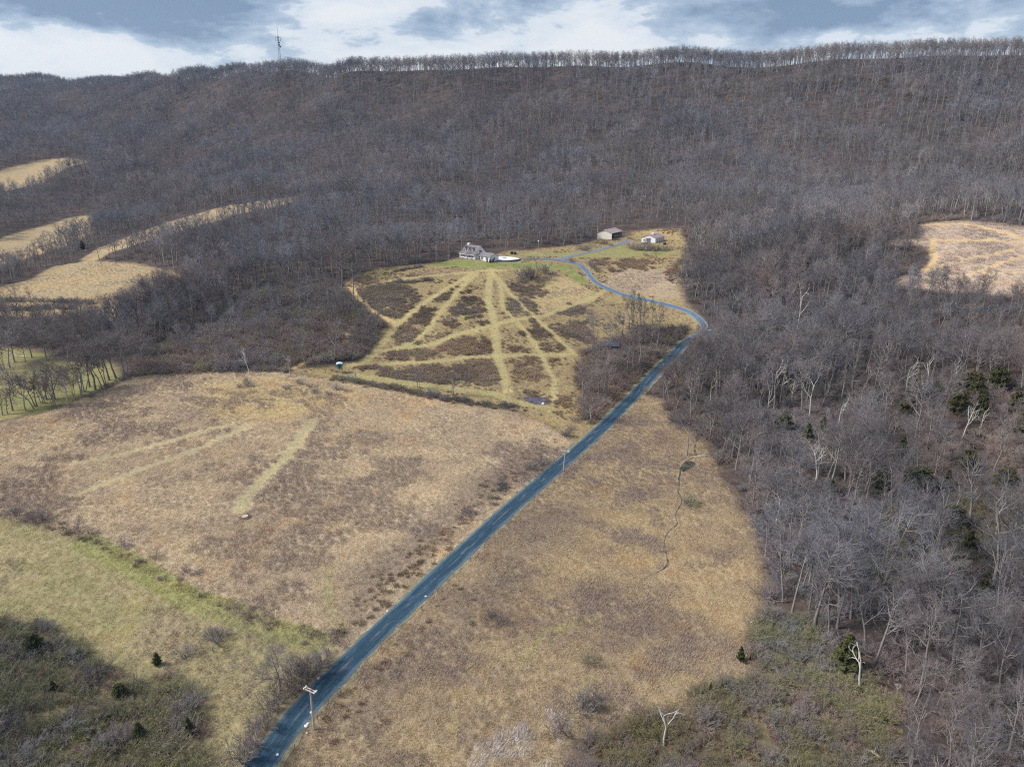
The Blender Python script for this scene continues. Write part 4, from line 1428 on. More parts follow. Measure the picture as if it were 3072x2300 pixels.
def seen(x, y, z, h, tol=.004):
    a, r_ = np.arctan2(x, y), np.hypot(x, y)
    ia = np.clip(np.searchsorted(_caz, a), 0, len(_caz) - 1)
    ir = np.clip(np.searchsorted(_crr, r_ * .985) - 1, 0, len(_crr) - 1)
    return ((z + h - CAMZ) / r_ > _run[ir, ia] - tol) & (np.abs(a) < R(43))


def open_sd(x, y, keys=None):
    d = np.full(x.shape, -1e9)
    for k_, P in OPEN.items():
        if keys and k_ not in keys:
            continue
        m_ = near(x, y, P, 12)
        d[m_] = np.maximum(d[m_], poly_sd(x[m_], y[m_], P))
    return d


def in_zone(x, y, P):
    m_ = near(x, y, P, 0)
    r_ = np.zeros(x.shape, bool)
    r_[m_] = poly_sd(x[m_], y[m_], P) > 0
    return r_


def road_clear(x, y, a=4.2, b=3.0):
    r_ = np.ones(x.shape, bool)
    for P, d_ in ((ROAD[::3], a), (WOODROAD[::3], 2.4), (DRIVE[::3], b), (SHEDWAY[::3], b)):
        m_ = near(x, y, P, d_ + 1)
        r_[m_] &= line_d(x[m_], y[m_], P) > d_
    for gx_, gy_, rd in ((HG[0], HG[1], 19), (S1G[0], S1G[1], 11), (S2G[0], S2G[1], 10), (H(24, 16)[0], H(24, 16)[1], 12)):
        r_ &= np.hypot(x - gx_, y - gy_) > rd
    return r_


# ---- woods
rg = np.random.default_rng(21)
tx, ty = jgrid(-1700, 760, 70, 2150, 6.3, rg)
_a, _b = jgrid(-450, 450, 70, 470, 5.2, rg)          # nearer woods stand closer
_k = np.hypot(tx, ty) > 440
_q = np.hypot(_a, _b) <= 440
tx, ty = np.r_[tx[_k], _a[_q]], np.r_[ty[_k], _b[_q]]
_c = np.array([cp_d(*c)[:2] for c in CREST])          # close-set trees along the crest
_cl = smooth_line(_c, 2.2)
for _ in range(1):
    _f = rg.uniform(.972, 1.008, len(_cl))[:, None]
    _n = _cl * _f + rg.normal(0, 1.0, _cl.shape)
    tx, ty = np.r_[tx, _n[:, 0]], np.r_[ty, _n[:, 1]]
keep = (np.abs(tx) < ty * .86 + 30)
tx, ty = tx[keep], ty[keep]
tz = hz(tx, ty)
th_ = (14.0 + 7.0 * rg.random(len(tx)) ** .8) * (.70 + .6 * vnoise(tx, ty, 45, 31))
_cf = np.hypot(tx, ty) / np.interp(np.arctan2(tx, ty), _CA, _CR)
_top = (_cf > .95) & (tx > -330)
th_[_top] = 17.5 + 3.0 * rg.random(int(_top.sum()))
keep = seen(tx, ty, tz, np.where(_top, th_ * .12, th_ * .35))
tx, ty, tz, th_ = tx[keep], ty[keep], tz[keep], th_[keep]
prob = np.ones(len(tx))
prob[open_sd(tx, ty) > -1.5] = 0
_r = np.hypot(tx, ty)
for _back, _p in ((7, .15), (14, .45)):        # only scattered trees along the near side of the far clearings
    _m = open_sd(tx * (1 + _back / _r), ty * (1 + _back / _r), ('left_a', 'left_b', 'left_c', 'left_d', 'right_f', 'green')) > 0
    prob[_m & (prob > 0)] = np.minimum(prob[_m & (prob > 0)], _p)
for k_, p_ in (('corner', .02), ('front', .0), ('slope', .42), ('gully', .5), ('far', .25), ('under', .35)):
    prob[in_zone(tx, ty, SHRUBZ[k_]) & ((prob > 0) | (k_ == 'gully'))] = p_
dd = np.hypot(tx, ty)
prob *= np.where(dd > 1150, .72, 1)
prob *= np.clip(.48 + .9 * vnoise(tx, ty, 24, 33), 0, 1)
# the young growth left of the orchard hill
lowz = in_zone(tx, ty, SHRUBZ['slope'])
th_[lowz] *= .55
keep = (rg.random(len(tx)) < prob) & road_clear(tx, ty, 6.2, 4.5)
tx, ty, tz, th_, dd = tx[keep], ty[keep], tz[keep], th_[keep], dd[keep]

# ---- undergrowth shrubs
sx_, sy_ = jgrid(-420, 420, 70, 520, 2.3, rg)
keep = (np.abs(sx_) < sy_ * .84 + 25)
sx_, sy_ = sx_[keep], sy_[keep]
sz_ = hz(sx_, sy_)
sp = np.full(len(sx_), .05)
od = open_sd(sx_, sy_)
sp[od > -1] = 0
inw = (od <= -1)
sp[inw & (sx_ > 0) & (sy_ < 430)] = .22
sp[inw & (sx_ > 0) & (sy_ < 270)] = .42
for k_, p_ in (('corner', .72), ('front', .74), ('slope', .78), ('gully', .6), ('far', .6), ('under', .7)):
    sp[in_zone(sx_, sy_, SHRUBZ[k_])] = p_
sp *= .55 + .8 * vnoise(sx_, sy_, 9, 35)
keep = (rg.random(len(sx_)) < sp) & road_clear(sx_, sy_, 4.4, 3.2)
for P, w in TRK:
    m_ = near(sx_, sy_, P, 4)
    keep[m_] &= line_d(sx_[m_], sy_[m_], P) > w / 2 + 1.0
keep &= seen(sx_, sy_, sz_, 3)
sx_, sy_, sz_ = sx_[keep], sy_[keep], sz_[keep]
sk = np.select([in_zone(sx_, sy_, SHRUBZ['front']) | in_zone(sx_, sy_, SHRUBZ['under']), in_zone(sx_, sy_, SHRUBZ['corner']), in_zone(sx_, sy_, SHRUBZ['slope'])],
               [rg.choice([1, 4, 2, 0], len(sx_), p=[.34, .30, .2, .16]), rg.choice([1, 4, 2, 3], len(sx_), p=[.42, .36, .10, .12]), rg.choice([0, 3, 5, 2, 1], len(sx_), p=[.28, .27, .2, .15, .1])],
               rg.choice([0, 2, 3, 5], len(sx_)))
sh_ = (.75 + .75 * rg.random(len(sx_))) * np.where(in_zone(sx_, sy_, SHRUBZ['slope']) | in_zone(sx_, sy_, SHRUBZ['far']), 1.25, 1.05)
# hand-placed shrubs: photo place, kind, size
SH_EXTRA = [(870, 2045, 2, 1.7), (893, 2070, 0, 1.3), (930, 2030, 2, 1.5), (975, 1990, 0, 1.2), (860, 2095, 0, 1.4), (815, 2130, 2, 1.6), (790, 2180, 2, 1.5), (770, 2230, 0, 1.3), (725, 2285, 2, 1.6), (905, 2020, 2, 1.4), (955, 2000, 2, 1.3), (50, 1545, 2, 1.2), (108, 1560, 0, 1.3), (125, 1562, 2, 1.3), (222, 1590, 0, 1.3), (272, 1605, 0, .7), (370, 1640, 0, .8), (462, 1672, 0, .8), (563, 1716, 0, .8), (600, 1720, 0, .6),
            (1625, 1395, 2, 1.6), (1604, 1410, 2, 1.3), (2065, 1515, 1, 1.9), (660, 1925, 0, 1.6), (640, 1905, 3, 1.0), (566, 1970, 0, 1.1), (1770, 1990, 1, 1.3), (1750, 2130, 2, 1.9), (1700, 2200, 0, 1.8), (1785, 2120, 2, 1.5),
            (740, 1150, 2, 1.1), (745, 1160, 2, .9), (715, 1164, 0, .8), (900, 1152, 2, .9), (930, 1160, 0, .8), (945, 1180, 2, 1.0), (1010, 1168, 2, 1.0), (1035, 1172, 0, .8), (860, 1168, 2, .8), (760, 1178, 0, .7), (990, 1186, 0, .7), (1475, 1850, 3, 1.0), (1510, 1875, 0, .9),
            (1588, 832, 2, 3.0), (1575, 838, 2, 2.6), (1600, 836, 0, 2.4), (1565, 846, 3, 1.6), (1612, 846, 0, 1.8), (1632, 820, 2, 2.4), (1645, 838, 0, 1.5), (1655, 826, 0, 1.4), (1712, 786, 0, 1.2),
            (1742, 748, 0, 1.5), (1756, 752, 2, 1.6), (1765, 747, 0, 1.3), (1770, 796, 2, 1.6), (1780, 805, 2, 1.5), (1790, 815, 2, 1.5),
            (1890, 744, 0, 1.7), (1900, 748, 2, 1.9), (1915, 750, 3, 1.9), (1930, 752, 2, 2.1), (1945, 752, 2, 2.0), (1960, 752, 3, 1.8), (1975, 752, 2, 1.6), (1990, 752, 0, 1.5), (2003, 752, 0, 1.3), (1935, 768, 0, 1.0),
            (2045, 790, 3, 1.8), (2060, 830, 2, 2.2), (2045, 850, 0, 1.8), (2070, 870, 2, 2.0), (2030, 800, 0, 1.4), (1800, 730, 0, 1.4), (1815, 732, 3, 1.2), (1835, 738, 0, 1.1),
            (1765, 1028, 3, 1.4), (1745, 1020, 3, 1.4), (1725, 1012, 3, 1.3), (1705, 1005, 3, 1.2), (1690, 998, 0, 1.1), (1680, 990, 0, 1.0)]
for px, py, kk, ss in SH_EXTRA:
    g = ground(px, py)
    sx_, sy_, sz_, sk, sh_ = np.r_[sx_, g[0]], np.r_[sy_, g[1]], np.r_[sz_, g[2]], np.r_[sk, kk], np.r_[sh_, ss]
# hedge along the top of the tan field
HEDGE = [smooth_line(G2([(395, 1128), (480, 1118), (620, 1115), (760, 1110), (870, 1112)]), 2.4), smooth_line(G2([(1000, 1135), (1090, 1150), (1200, 1168), (1330, 1196), (1440, 1212), (1560, 1224)]), 2.2),
         smooth_line(G2([(270, 1190), (330, 1160), (380, 1135)]), 2.0), smooth_line(G2([(1180, 845), (1230, 850), (1300, 838)]), 2.4), smooth_line(G2([(1190, 815), (1270, 800)]), 2.0),
         smooth_line(G2([(0, 905), (90, 905), (180, 908), (260, 912), (305, 908)]), 2.4), smooth_line(G2([(0, 935), (120, 928), (230, 925)]), 2.6),
         smooth_line(G2([(1700, 1310), (1730, 1270), (1790, 1225), (1850, 1180)]), 2.2), smooth_line(G2([(1380, 1560), (1500, 1470), (1600, 1390)]), 5.0)]
for hi_, P in enumerate(HEDGE):
    for x, y in P:
        x, y = x + rg.normal(0, .8), y + rg.normal(0, .8)
        if rg.random() < .85:
            sx_, sy_, sz_ = np.r_[sx_, x], np.r_[sy_, y], np.r_[sz_, hz(x, y)]
            sk, sh_ = np.r_[sk, rg.choice([0, 3, 2, 1])], np.r_[sh_, .6 + .6 * rg.random() + (.5 if hi_ in (5, 6) else 0)]

# ---- brambles in the mown orchard hill and elsewhere
Z5 = lambda X, Y: (1024 + X / 2.16, 767 + Y / 2.16)
BR_Z5 = [(340, 300, 150, 110), (520, 395, 88, 58), (430, 530, 115, 66), (830, 345, 112, 62), (660, 270, 80, 38), (735, 190, 40, 28), (810, 590, 175, 62), (430, 648, 205, 42), (560, 770, 310, 62), (900, 760, 140, 90),
         (1210, 740, 105, 82), (1130, 335, 55, 50), (1215, 335, 42, 46), (1280, 490, 90, 50), (1150, 605, 70, 17), (1350, 590, 78, 32), (1380, 682, 68, 24), (890, 442, 56, 20), (720, 440, 56, 22), (1440, 490, 110, 46),
         (1250, 235, 80, 34), (1150, 225, 55, 30), (170, 165, 78, 24), (160, 728, 58, 14), (1240, 415, 26, 16), (800, 235, 40, 14), (680, 510, 34, 14), (1410, 935, 75, 34), (1290, 880, 100, 14), (1040, 205, 40, 22), (230, 255, 120, 50), (1500, 360, 90, 40),
         (1560, 470, 70, 50), (1700, 40, 50, 24), (1900, 50, 120, 28), (1960, 78, 70, 16), (1800, 95, 70, 14), (2140, 130, 40, 60)]
bx_, by_ = [], []
for cx_, cy_, rx_, ry_ in BR_Z5:
    P = G2([Z5(cx_ + 1.12 * rx_ * math.cos(t), cy_ + 1.12 * ry_ * math.sin(t)) for t in np.linspace(0, 2 * math.pi, 18)[:-1]])
    a, b_ = jgrid(P[:, 0].min() - 3, P[:, 0].max() + 3, P[:, 1].min() - 3, P[:, 1].max() + 3, 1.15, rg)
    if not len(a):
        continue
    s_ = poly_sd(a, b_, P) + 4.5 * (vnoise(a, b_, 6, 54) - .45) + 2.5 * (vnoise(a, b_, 2.5, 51) - .5)
    ok = rg.random(len(a)) < .05 + .95 * sstep(-.8, 4.0, s_)
    ok &= s_ > -1.2
    ok &= rg.random(len(a)) < .15 + 1.25 * vnoise(a, b_, 4.5, 53)
    bx_.append(a[ok])
    by_.append(b_[ok])
# thin weeds everywhere between the mown lanes of the hill
P = OPEN['hill']
a, b_ = jgrid(P[:, 0].min(), P[:, 0].max(), P[:, 1].min(), P[:, 1].max(), 1.35, rg)
ok = (poly_sd(a, b_, P) > 1) & (rg.random(len(a)) < np.clip((.6 * vnoise(a, b_, 11, 56) + .4 * vnoise(a, b_, 3.5, 57) - .54) * 4.5, 0.02, .6))
for kind, typ, Q, fe, w, st in FEAT:
    if kind in ('lawn', 'dry', 'right_f') and typ == 'poly' and st < 1:
        ok &= ~in_zone(a, b_, Q)
bx_.append(a[ok])
by_.append(b_[ok])
WEED0 = sum(len(q_) for q_ in bx_[:-1])
WEED1 = WEED0 + int(ok.sum())
for P, wd, pr_ in ((HEDGE[0], 2.6, .7), (HEDGE[1], 2.6, .8), (HEDGE[3], 1.8, .7), (HEDGE[4], 1.6, .6)):
    for x, y in P:
        for _ in range(4):
            if rg.random() < pr_:
                bx_.append(np.array([x + rg.normal(0, wd / 2)]))
                by_.append(np.array([y + rg.normal(0, wd / 2)]))
LV = [g_ for g_ in smooth_line(G2([(1030, 1925), (1132, 1800), (1250, 1690), (1400, 1550), (1560, 1410), (1680, 1315)]), 1.0)]
RV = [g_ for g_ in smooth_line(G2([(950, 2210), (1100, 2050), (1250, 1900), (1400, 1750)]), 1.2)]
FV = [g_ for g_ in smooth_line(G2([(130, 1570), (260, 1614), (400, 1683), (560, 1772), (700, 1822), (830, 1872), (960, 1908)]), 1.2)]
for P, wd, pr_, n2_ in ((LV, 5.0, .55, 3), (RV, 6.0, .5, 2), (FV, 2.4, .34, 2)):
    for x, y in P:
        for _ in range(n2_):
            if rg.random() < pr_ * (.3 + 1.3 * vnoise(x, y, 9, 71)):
                bx_.append(np.array([x + rg.normal(0, wd / 2)]))
                by_.append(np.array([y + rg.normal(0, wd / 2)]))
for k_ in ('slope', 'corner', 'front', 'far', 'gully', 'under'):
    P = SHRUBZ[k_]
    a, b_ = jgrid(P[:, 0].min(), P[:, 0].max(), P[:, 1].min(), P[:, 1].max(), 1.9, rg)
    ok = (poly_sd(a, b_, P) > 0) & (np.abs(a) < b_ * .84 + 20) & (rg.random(len(a)) < .65)
    bx_.append(a[ok])
    by_.append(b_[ok])
bx_, by_ = np.concatenate(bx_), np.concatenate(by_)
bsz = np.ones(len(bx_))
bsz[WEED0:WEED1] = .55
for Q in (LV, RV, FV):
    Q = np.array(Q)[::4]
    m_ = near(bx_, by_, Q, 8)
    bsz[m_] = np.where(line_d(bx_[m_], by_[m_], Q) < 8, .6, bsz[m_])
ok = road_clear(bx_, by_, 3.6, 2.6)
for P, w in TRK:
    m_ = near(bx_, by_, P, 4)
    ok[m_] &= line_d(bx_[m_], by_[m_], P) > w / 2 + .5
bx_, by_, bsz = bx_[ok], by_[ok], bsz[ok]
bz_ = hz(bx_, by_)
n_ = len(bx_)
tag(scatter('bramble_cover', np.c_[bx_, by_, bz_], np.c_[rg.normal(0, .08, (n_, 2)), rg.random(n_) * 6.28], (bsz * (.65 + .7 * rg.random(n_)))[:, None] * np.array([[1, 1, 1.0]]) * (.8 + .5 * vnoise(bx_, by_, 6, 52))[:, None], rg.integers(0, 3, n_), BRAM),
    'low brown bramble and weed cover in patches between the mown tracks', 'brambles', kind='stuff')

# ---- grass
gX, gY = [], []
for key, s_, lim in (('field', 1.25, 300), ('meadow', 1.15, 300), ('pasture', 1.35, 300), ('hill', 1.7, 420), ('right_f', 2.1, 700), ('left_d', 2.4, 700)):
    P = OPEN[key]
    a, b_ = jgrid(P[:, 0].min(), P[:, 0].max(), P[:, 1].min(), P[:, 1].max(), s_, rg)
    ok = (np.abs(a) < b_ * .80 + 12)
    a, b_ = a[ok], b_[ok]
    ok = poly_sd(a, b_, P) > -.8
    gX.append(a[ok])
    gY.append(b_[ok])
gX, gY = np.concatenate(gX), np.concatenate(gY)
ok = road_clear(gX, gY, 3.0, 2.3) & (poly_sd(gX, gY, PONDP) < -.3)
for P, w in TRK:
    m_ = near(gX, gY, P, 4)
    ok[m_] &= line_d(gX[m_], gY[m_], P) > w / 2 + .2
m_ = near(gX, gY, STREAM, 2)
ok[m_] &= line_d(gX[m_], gY[m_], STREAM[::3]) > .45
for kind, typ, P, fe, w, st in FEAT:
    if kind == 'lawn':
        ok &= ~in_zone(gX, gY, P)
gX, gY = gX[ok], gY[ok]
ca, cb = cover_at(gX, gY)
f = np.clip((.55 * vnoise(gX, gY, 22, 61) + .45 * vnoise(gX, gY, 6, 62) - .36) * 3.2, 0, 1)[:, None]
ti = ca * (1 - f) + cb * f
org = np.clip((vnoise(gX, gY, 13, 63) * .6 + vnoise(gX, gY, 3.5, 64) * .4 - .62) * 6, 0, 1)[:, None]
ti = ti * (1 - org * .8) + ti * np.array([[1.14, .99, .80]]) * org * .8
wd = np.clip((vnoise(gX, gY, 17, 65) * .6 + vnoise(gX, gY, 4, 66) * .4 - .51) * 6, 0, 1)
ti = ti * (1 - .75 * wd[:, None]) + np.array([[.235, .185, .17]]) * .75 * wd[:, None]
ti *= (1.34 + .24 * rg.random(len(gX)))[:, None]
PALE = G2([(1380, 2330), (1440, 2230), (1560, 2170), (1640, 2120), (1720, 2150), (1690, 2220), (1620, 2330)])
pw = in_zone(gX, gY, PALE) & (vnoise(gX, gY, 5, 67) > .36)
ti[pw] = np.array([[.62, .56, .54]]) * (.75 + .4 * rg.random(int(pw.sum())))[:, None]
wd[pw] = 1.0
n_ = len(gX)
gi_ = np.where(wd > .4, 2, rg.choice([0, 1, 3], n_))
gs = (.7 + .55 * rg.random(n_))[:, None] * np.array([[1, 1, 1.]]) * np.where(wd > .4, 1.15, 1.0)[:, None]
pg = in_zone(gX, gY, OPEN['pasture']) | in_zone(gX, gY, OPEN['left_d'])
gs[pg] *= np.array([[1, 1, .6]])
rf_ = in_zone(gX, gY, OPEN['right_f'])
gs[rf_] *= 1.6
hl_ = in_zone(gX, gY, OPEN['hill'])
gs[hl_] *= np.array([[1, 1, .7]])
tag(scatter('grass', np.c_[gX, gY, hz(gX, gY)], np.c_[rg.normal(.12, .12, (n_, 2)), rg.random(n_) * .9 + .3], gs, gi_, GRASS, ti), 'dry tan and grey meadow grass over the open fields', 'grass', kind='stuff')

# ------------------------------------------------------------------ single trees
def put_tree(name, proto, x, y, z, h, label, cat, group, rz=None, tilt=0.0, wide=1.0):
    """trunk and crown under an empty at the foot"""
    s = h / proto['h']
    o = tag(empty(name, (x, y, z)), label, cat, group)
    o.rotation_euler = (random.uniform(-tilt, tilt), random.uniform(-tilt, tilt), random.uniform(0, 6.28) if rz is None else rz)
    o.scale = (s * wide, s * wide, s)
    for nm, key in (('trunk', 't'), ('crown', 'c')):
        c = bpy.data.objects.new(nm, proto[key])
        COL.objects.link(c)
        c.parent = o
    return o


CLEAR = []
NAMED = []          # photo place of foot, photo row of top, kind list, index, width, label, group


def named(name, px, py, ptop, protos, i, label, group=None, wide=1.0, cat='tree', rz=None):
    g = ground(px, py)
    h = max(1.0, top_h(g, ptop))
    NAMED.append((g[0], g[1]))
    if name in ('dead_tree', 'cedar_tree'):
        CLEAR.append((g[0], g[1], h))
    return put_tree(name, protos[i % len(protos)], g[0], g[1], g[2], h, label, cat, group, rz, .02, wide)


named('bare_tree', 2061, 1366, 1205, OPENT, 0, 'broad grey tree standing alone at the head of the stream', wide=1.0)
named('bare_tree', 1772, 1267, 1145, OPENT, 2, 'spreading pale tree on the left verge of the road', wide=1.1)
named('bare_tree', 1893, 985, 845, OPENT, 1, 'left of two tall many-stemmed trees below the driveway curve', wide=.9)
named('bare_tree', 1922, 980, 850, OPENT, 3, 'right of two tall many-stemmed trees below the driveway curve', wide=.9)
named('bare_tree', 1778, 1017, 905, OPENT, 3, 'pale forked tree at the left end of the gully scrub', wide=.7)
named('bare_tree', 1822, 1040, 945, OPENT, 2, 'pale leaning tree just left of the low old shed', wide=1.0)
for px, py, pt, i, w in ((77, 1232, 1100, 2, .9), (133, 1209, 1080, 3, .6), (205, 1221, 1070, 2, .8), (250, 1175, 1030, 3, .8), (269, 1160, 1005, 0, .9), (312, 1163, 1000, 1, .8), (225, 1200, 1090, 1, .6), (165, 1215, 1095, 3, .6)):
    named('bare_tree', px, py, pt, OPENT, i, 'grey tree in the fence row between the tan field and the green pasture', 'trees in the left fence row', w * 1.5)
for px, py in ((20, 1245), (50, 1238), (100, 1222), (150, 1205), (180, 1195), (235, 1185), (285, 1165), (330, 1150), (345, 1140), (20, 1100), (50, 1092), (110, 1080), (150, 1075), (300, 1080), (330, 1070)):
    px, py = px + random.randint(-16, 16), py + random.randint(-9, 7)
    named('bare_tree', px, py, py - random.randint(95, 165), OPENT if random.random() < .65 else WOOD, random.choice((0, 2, 0, 2, 1, 3)), 'grey tree in the fence row between the tan field and the green pasture' if py > 1130 else 'grey tree lining the far side of the green pasture',
          'trees in the left fence row' if py > 1130 else 'trees beyond the green pasture', random.uniform(1.15, 1.75))
named('bare_tree', 375, 1137, 965, OPENT, 0, 'tall spreading tree at the right end of the left fence row', wide=.9)
named('bare_tree', 77, 1085, 975, OPENT, 0, 'dark tree standing behind the green pasture near the left edge', wide=.9)
named('bare_tree', 10, 1110, 985, OPENT, 1, 'dark tree cut by the left edge behind the green pasture', wide=.8)
named('bare_tree', 750, 1125, 1034, SNAG, 2, 'left of two pale trees on the hedge above the field', wide=.8)
named('bare_tree', 870, 1128, 1055, SNAG, 4, 'right of two pale trees on the hedge above the field', wide=.8)
named('bare_tree', 1357, 1186, 1098, OPENT, 3, 'pale many-stemmed tree in the middle of the field hedge', wide=.9)
named('bare_tree', 1392, 1190, 1100, OPENT, 2, 'pale single-stemmed tree in the middle of the field hedge', wide=.6)
named('bare_tree', 1255, 1162, 1082, OPENT, 1, 'grey bushy tree in the bramble above the field hedge', wide=1.0)
named('bare_tree', 842, 2071, 1920, OPENT, 0, 'largest roadside tree above the leaf-covered bank at lower left', wide=1.25)
named('bare_tree', 913, 2052, 1945, OPENT, 1, 'slender clump of trees right of the largest roadside tree', wide=1.25)
named('bare_tree', 954, 2015, 1925, OPENT, 2, 'thin young tree nearest the field gate', wide=.45)
named('bare_tree', 746, 2279, 2145, OPENT, 3, 'thin grey tree on the roadside bank at the bottom edge', wide=1.0)
for px, py, pt, i_ in ((875, 2060, 1965, 0), (828, 2110, 2010, 1), (775, 2235, 2140, 3), (930, 2030, 1950, 2), (985, 1985, 1925, 1)):
    named('bare_tree', px, py, pt, OPENT, i_, 'grey twiggy tree in the roadside row between the pasture and the road', 'roadside row at lower left', .95)
named('bare_tree', 800, 2190, 2110, OPENT, 1, 'low twiggy tree on the roadside bank at lower left', wide=.8)
named('bare_tree', 1937, 765, 700, OPENT, 2, 'small pale tree in front of the white outbuilding', wide=.7)
named('bare_tree', 1980, 694, 655, OPENT, 0, 'dark tree on the grass bank behind the white outbuilding', wide=1.0)
named('bare_tree', 1764, 720, 668, OPENT, 2, 'pale spreading tree beside the open barn', wide=1.2)
named('bare_tree', 1478, 757, 690, WOOD, 2, 'tall straight pale trunk behind the paved yard', wide=.6)
named('bare_tree', 1610, 803, 776, OPENT, 1, 'dark upright little tree above the grey bushes on the lawn', wide=.6)
for px, py, pt in ((1529, 1022, 990), (1552, 1022, 993), (1443, 1004, 982), (1367, 999, 985), (1672, 1153, 1105), (1647, 1158, 1125), (1526, 1176, 1145), (1698, 1042, 1015)):
    named('orchard_tree', px, py, pt, ORCH, random.randint(0, 1), 'small bare fruit tree among the mown tracks of the hill', 'fruit trees on the mown hill', 1.0)
for px, py, pt in ((1654, 804, 788), (1713, 816, 795), (1675, 797, 784), (1755, 785, 770)):
    named('orchard_tree', px, py, pt, ORCH, random.randint(0, 1), 'small bare fruit tree on the lawn beside the driveway', 'young trees beside the driveway', 1.0)
# pale dead trees
for px, py, pt, i, w in ((2513, 1281, 1180, 0, 1.1), (2428, 1248, 1115, 3, .9), (2465, 1220, 1132, 2, .8), (2525, 1190, 1088, 1, .7), (2323, 1225, 1065, 0, .9), (2375, 1210, 1130, 4, .9), (2594, 1165, 1080, 2, 1.0), (2715, 1185, 1060, 0, 1.1),
                         (2780, 1170, 1060, 3, .9), (2682, 1313, 1255, 4, 1.2), (2381, 1283, 1232, 1, .8), (2886, 1315, 1195, 2, .9), (2939, 1300, 1218, 1, .6), (2446, 1455, 1310, 4, 1.0), (2300, 1250, 1150, 3, .7), (2130, 1210, 1105, 0, .8), (2860, 1150, 1060, 4, .9)):
    named('dead_tree', px, py, pt, SNAG, i, 'pale dead tree standing bare in the right-hand wood', 'pale dead trees in the right-hand wood', w)
named('dead_tree', 2388, 1010, 845, SNAG, 3, 'tallest pale trunk, standing above the wood behind the road fork', wide=.6)
named('dead_tree', 2296, 1668, 1448, OPENT, 2, 'big pale many-branched tree standing at the meadow edge', wide=.62)
named('dead_tree', 2325, 1578, 1470, SNAG, 0, 'smaller pale dead tree just behind the big one at the meadow edge', wide=1.1)
named('dead_tree', 2576, 2068, 1938, SNAG, 1, 'white broken snag beside the olive cedar at lower right', wide=1.1)
named('dead_tree', 1992, 2235, 2110, SNAG, 3, 'white branching snag in the scrub at the bottom edge', wide=1.3)
named('dead_tree', 2690, 2090, 2040, SNAG, 4, 'small grey snag right of the white broken one', wide=1.0)
# cedars
named('cedar_tree', 2538, 2012, 1900, CEDAR, 0, 'olive cedar behind the white broken snag', wide=1.5, cat='evergreen tree')
named('cedar_tree', 2221, 1980, 1935, CEDAR, 0, 'small dark cedar alone at the edge of the meadow', cat='evergreen tree')
named('cedar_tree', 2751, 1470, 1400, CEDAR, 1, 'large round dark evergreen deep in the right-hand wood', wide=2.0, cat='evergreen tree')
named('cedar_tree', 106, 1962, 1905, CEDAR, 1, 'topmost dark cedar in the lower-left scrub', wide=1.3, cat='evergreen tree')
named('cedar_tree', 249, 748, 722, CEDAR, 1, 'dark green cedar at the end of the far left field', wide=1.2, cat='evergreen tree')
for px, py, pt, i in ((472, 1992, 1955, 0), (361, 2090, 2050, 1), (162, 2072, 2040, 0), (569, 2200, 2150, 2), (421, 2222, 2165, 0)):
    named('cedar_tree', px, py, pt, CEDAR, i, 'dark cedar half hidden in the lower-left scrub', 'cedars in the lower-left scrub', 1.4, 'evergreen tree')
for px, py, pt, i in ((2835, 1480, 1430, 0), (2927, 1200, 1140, 0), (2940, 1260, 1190, 2), (2747, 1190, 1155, 1), (2800, 1190, 1160, 1), (3010, 1470, 1420, 1), (2747, 1670, 1620, 0), (2950, 1785, 1730, 2), (3040, 1240, 1180, 0), (2990, 1170, 1120, 1), (2870, 1240, 1190, 1),
                      (2350, 1300, 1262, 1), (2465, 1310, 1270, 0), (2720, 1240, 1200, 1), (2900, 1420, 1370, 1), (2620, 1240, 1190, 0), (2900, 1180, 1130, 1), (3060, 1310, 1240, 0), (2550, 1560, 1520, 0), (2640, 1480, 1430, 1), (2420, 1330, 1290, 0), (2700, 1380, 1330, 0), (2860, 1590, 1540, 1), (2490, 1500, 1460, 2), (2900, 1660, 1610, 0)):
    named('cedar_tree', px, py, pt - 22, CEDAR, i, 'dark green cedar under the bare trees of the right-hand wood', 'cedars in the right-hand wood', 1.25, 'evergreen tree')
for px, py, pt in ((2130, 2075, 2055), (2130, 2100, 2085), (2235, 1990, 1975), (2250, 1978, 1966), (2310, 1990, 1976), (2172, 2098, 2084), (2225, 2075, 2052), (2132, 2060, 2045)):
    named('cedar_seedling', px, py, pt, CEDAR, 2, 'tiny dark cedar seedling in the grass beside the front scrub', 'cedar seedlings in the meadow corner', 1.2, 'evergreen tree')
for px, py, pt in ((540, 262, 232), (548, 270, 238), (345, 352, 338), (360, 352, 336), (330, 358, 346), (305, 362, 350), (278, 372, 360), (510, 280, 262), (470, 330, 310)):
    named('pine_tree', px, py, pt, CEDAR, 0, 'green pine among the bare trees high on the far left slope', 'pines on the far left slope', 1.3, 'evergreen tree')
# clipped evergreens by the wing and shrubs round the house
for k_, (x, y, h, w) in enumerate(((25.0, -.3, 2.0, 1.2), (26.8, .4, 2.6, 1.2), (27.2, 2.6, 2.3, 1.2))):
    p = H(x, y, -.1)
    put_tree('evergreen_shrub', CEDAR[0], p[0], p[1], float(hz(p[0], p[1])), h, ('left', 'middle, tallest', 'right')[k_] + ' of three pointed evergreens at the wing corner', 'evergreen shrub', 'evergreens at the wing corner', None, 0, w)
for k_, (x, y) in enumerate(((1.0, -.8), (4.2, -.9), (8.2, -.9), (12.0, -.7), (16.2, -.1), (18.6, .0), (21.2, .0))):
    p = H(x, y, -.1)
    put_tree('foundation_shrub', SHRUB[(0, 3)[k_ % 2]], p[0], p[1], float(hz(p[0], p[1])), 1.0, 'low brown shrub along the front wall of the white house', 'shrub', 'shrubs along the house front', None, 0, 1.2)
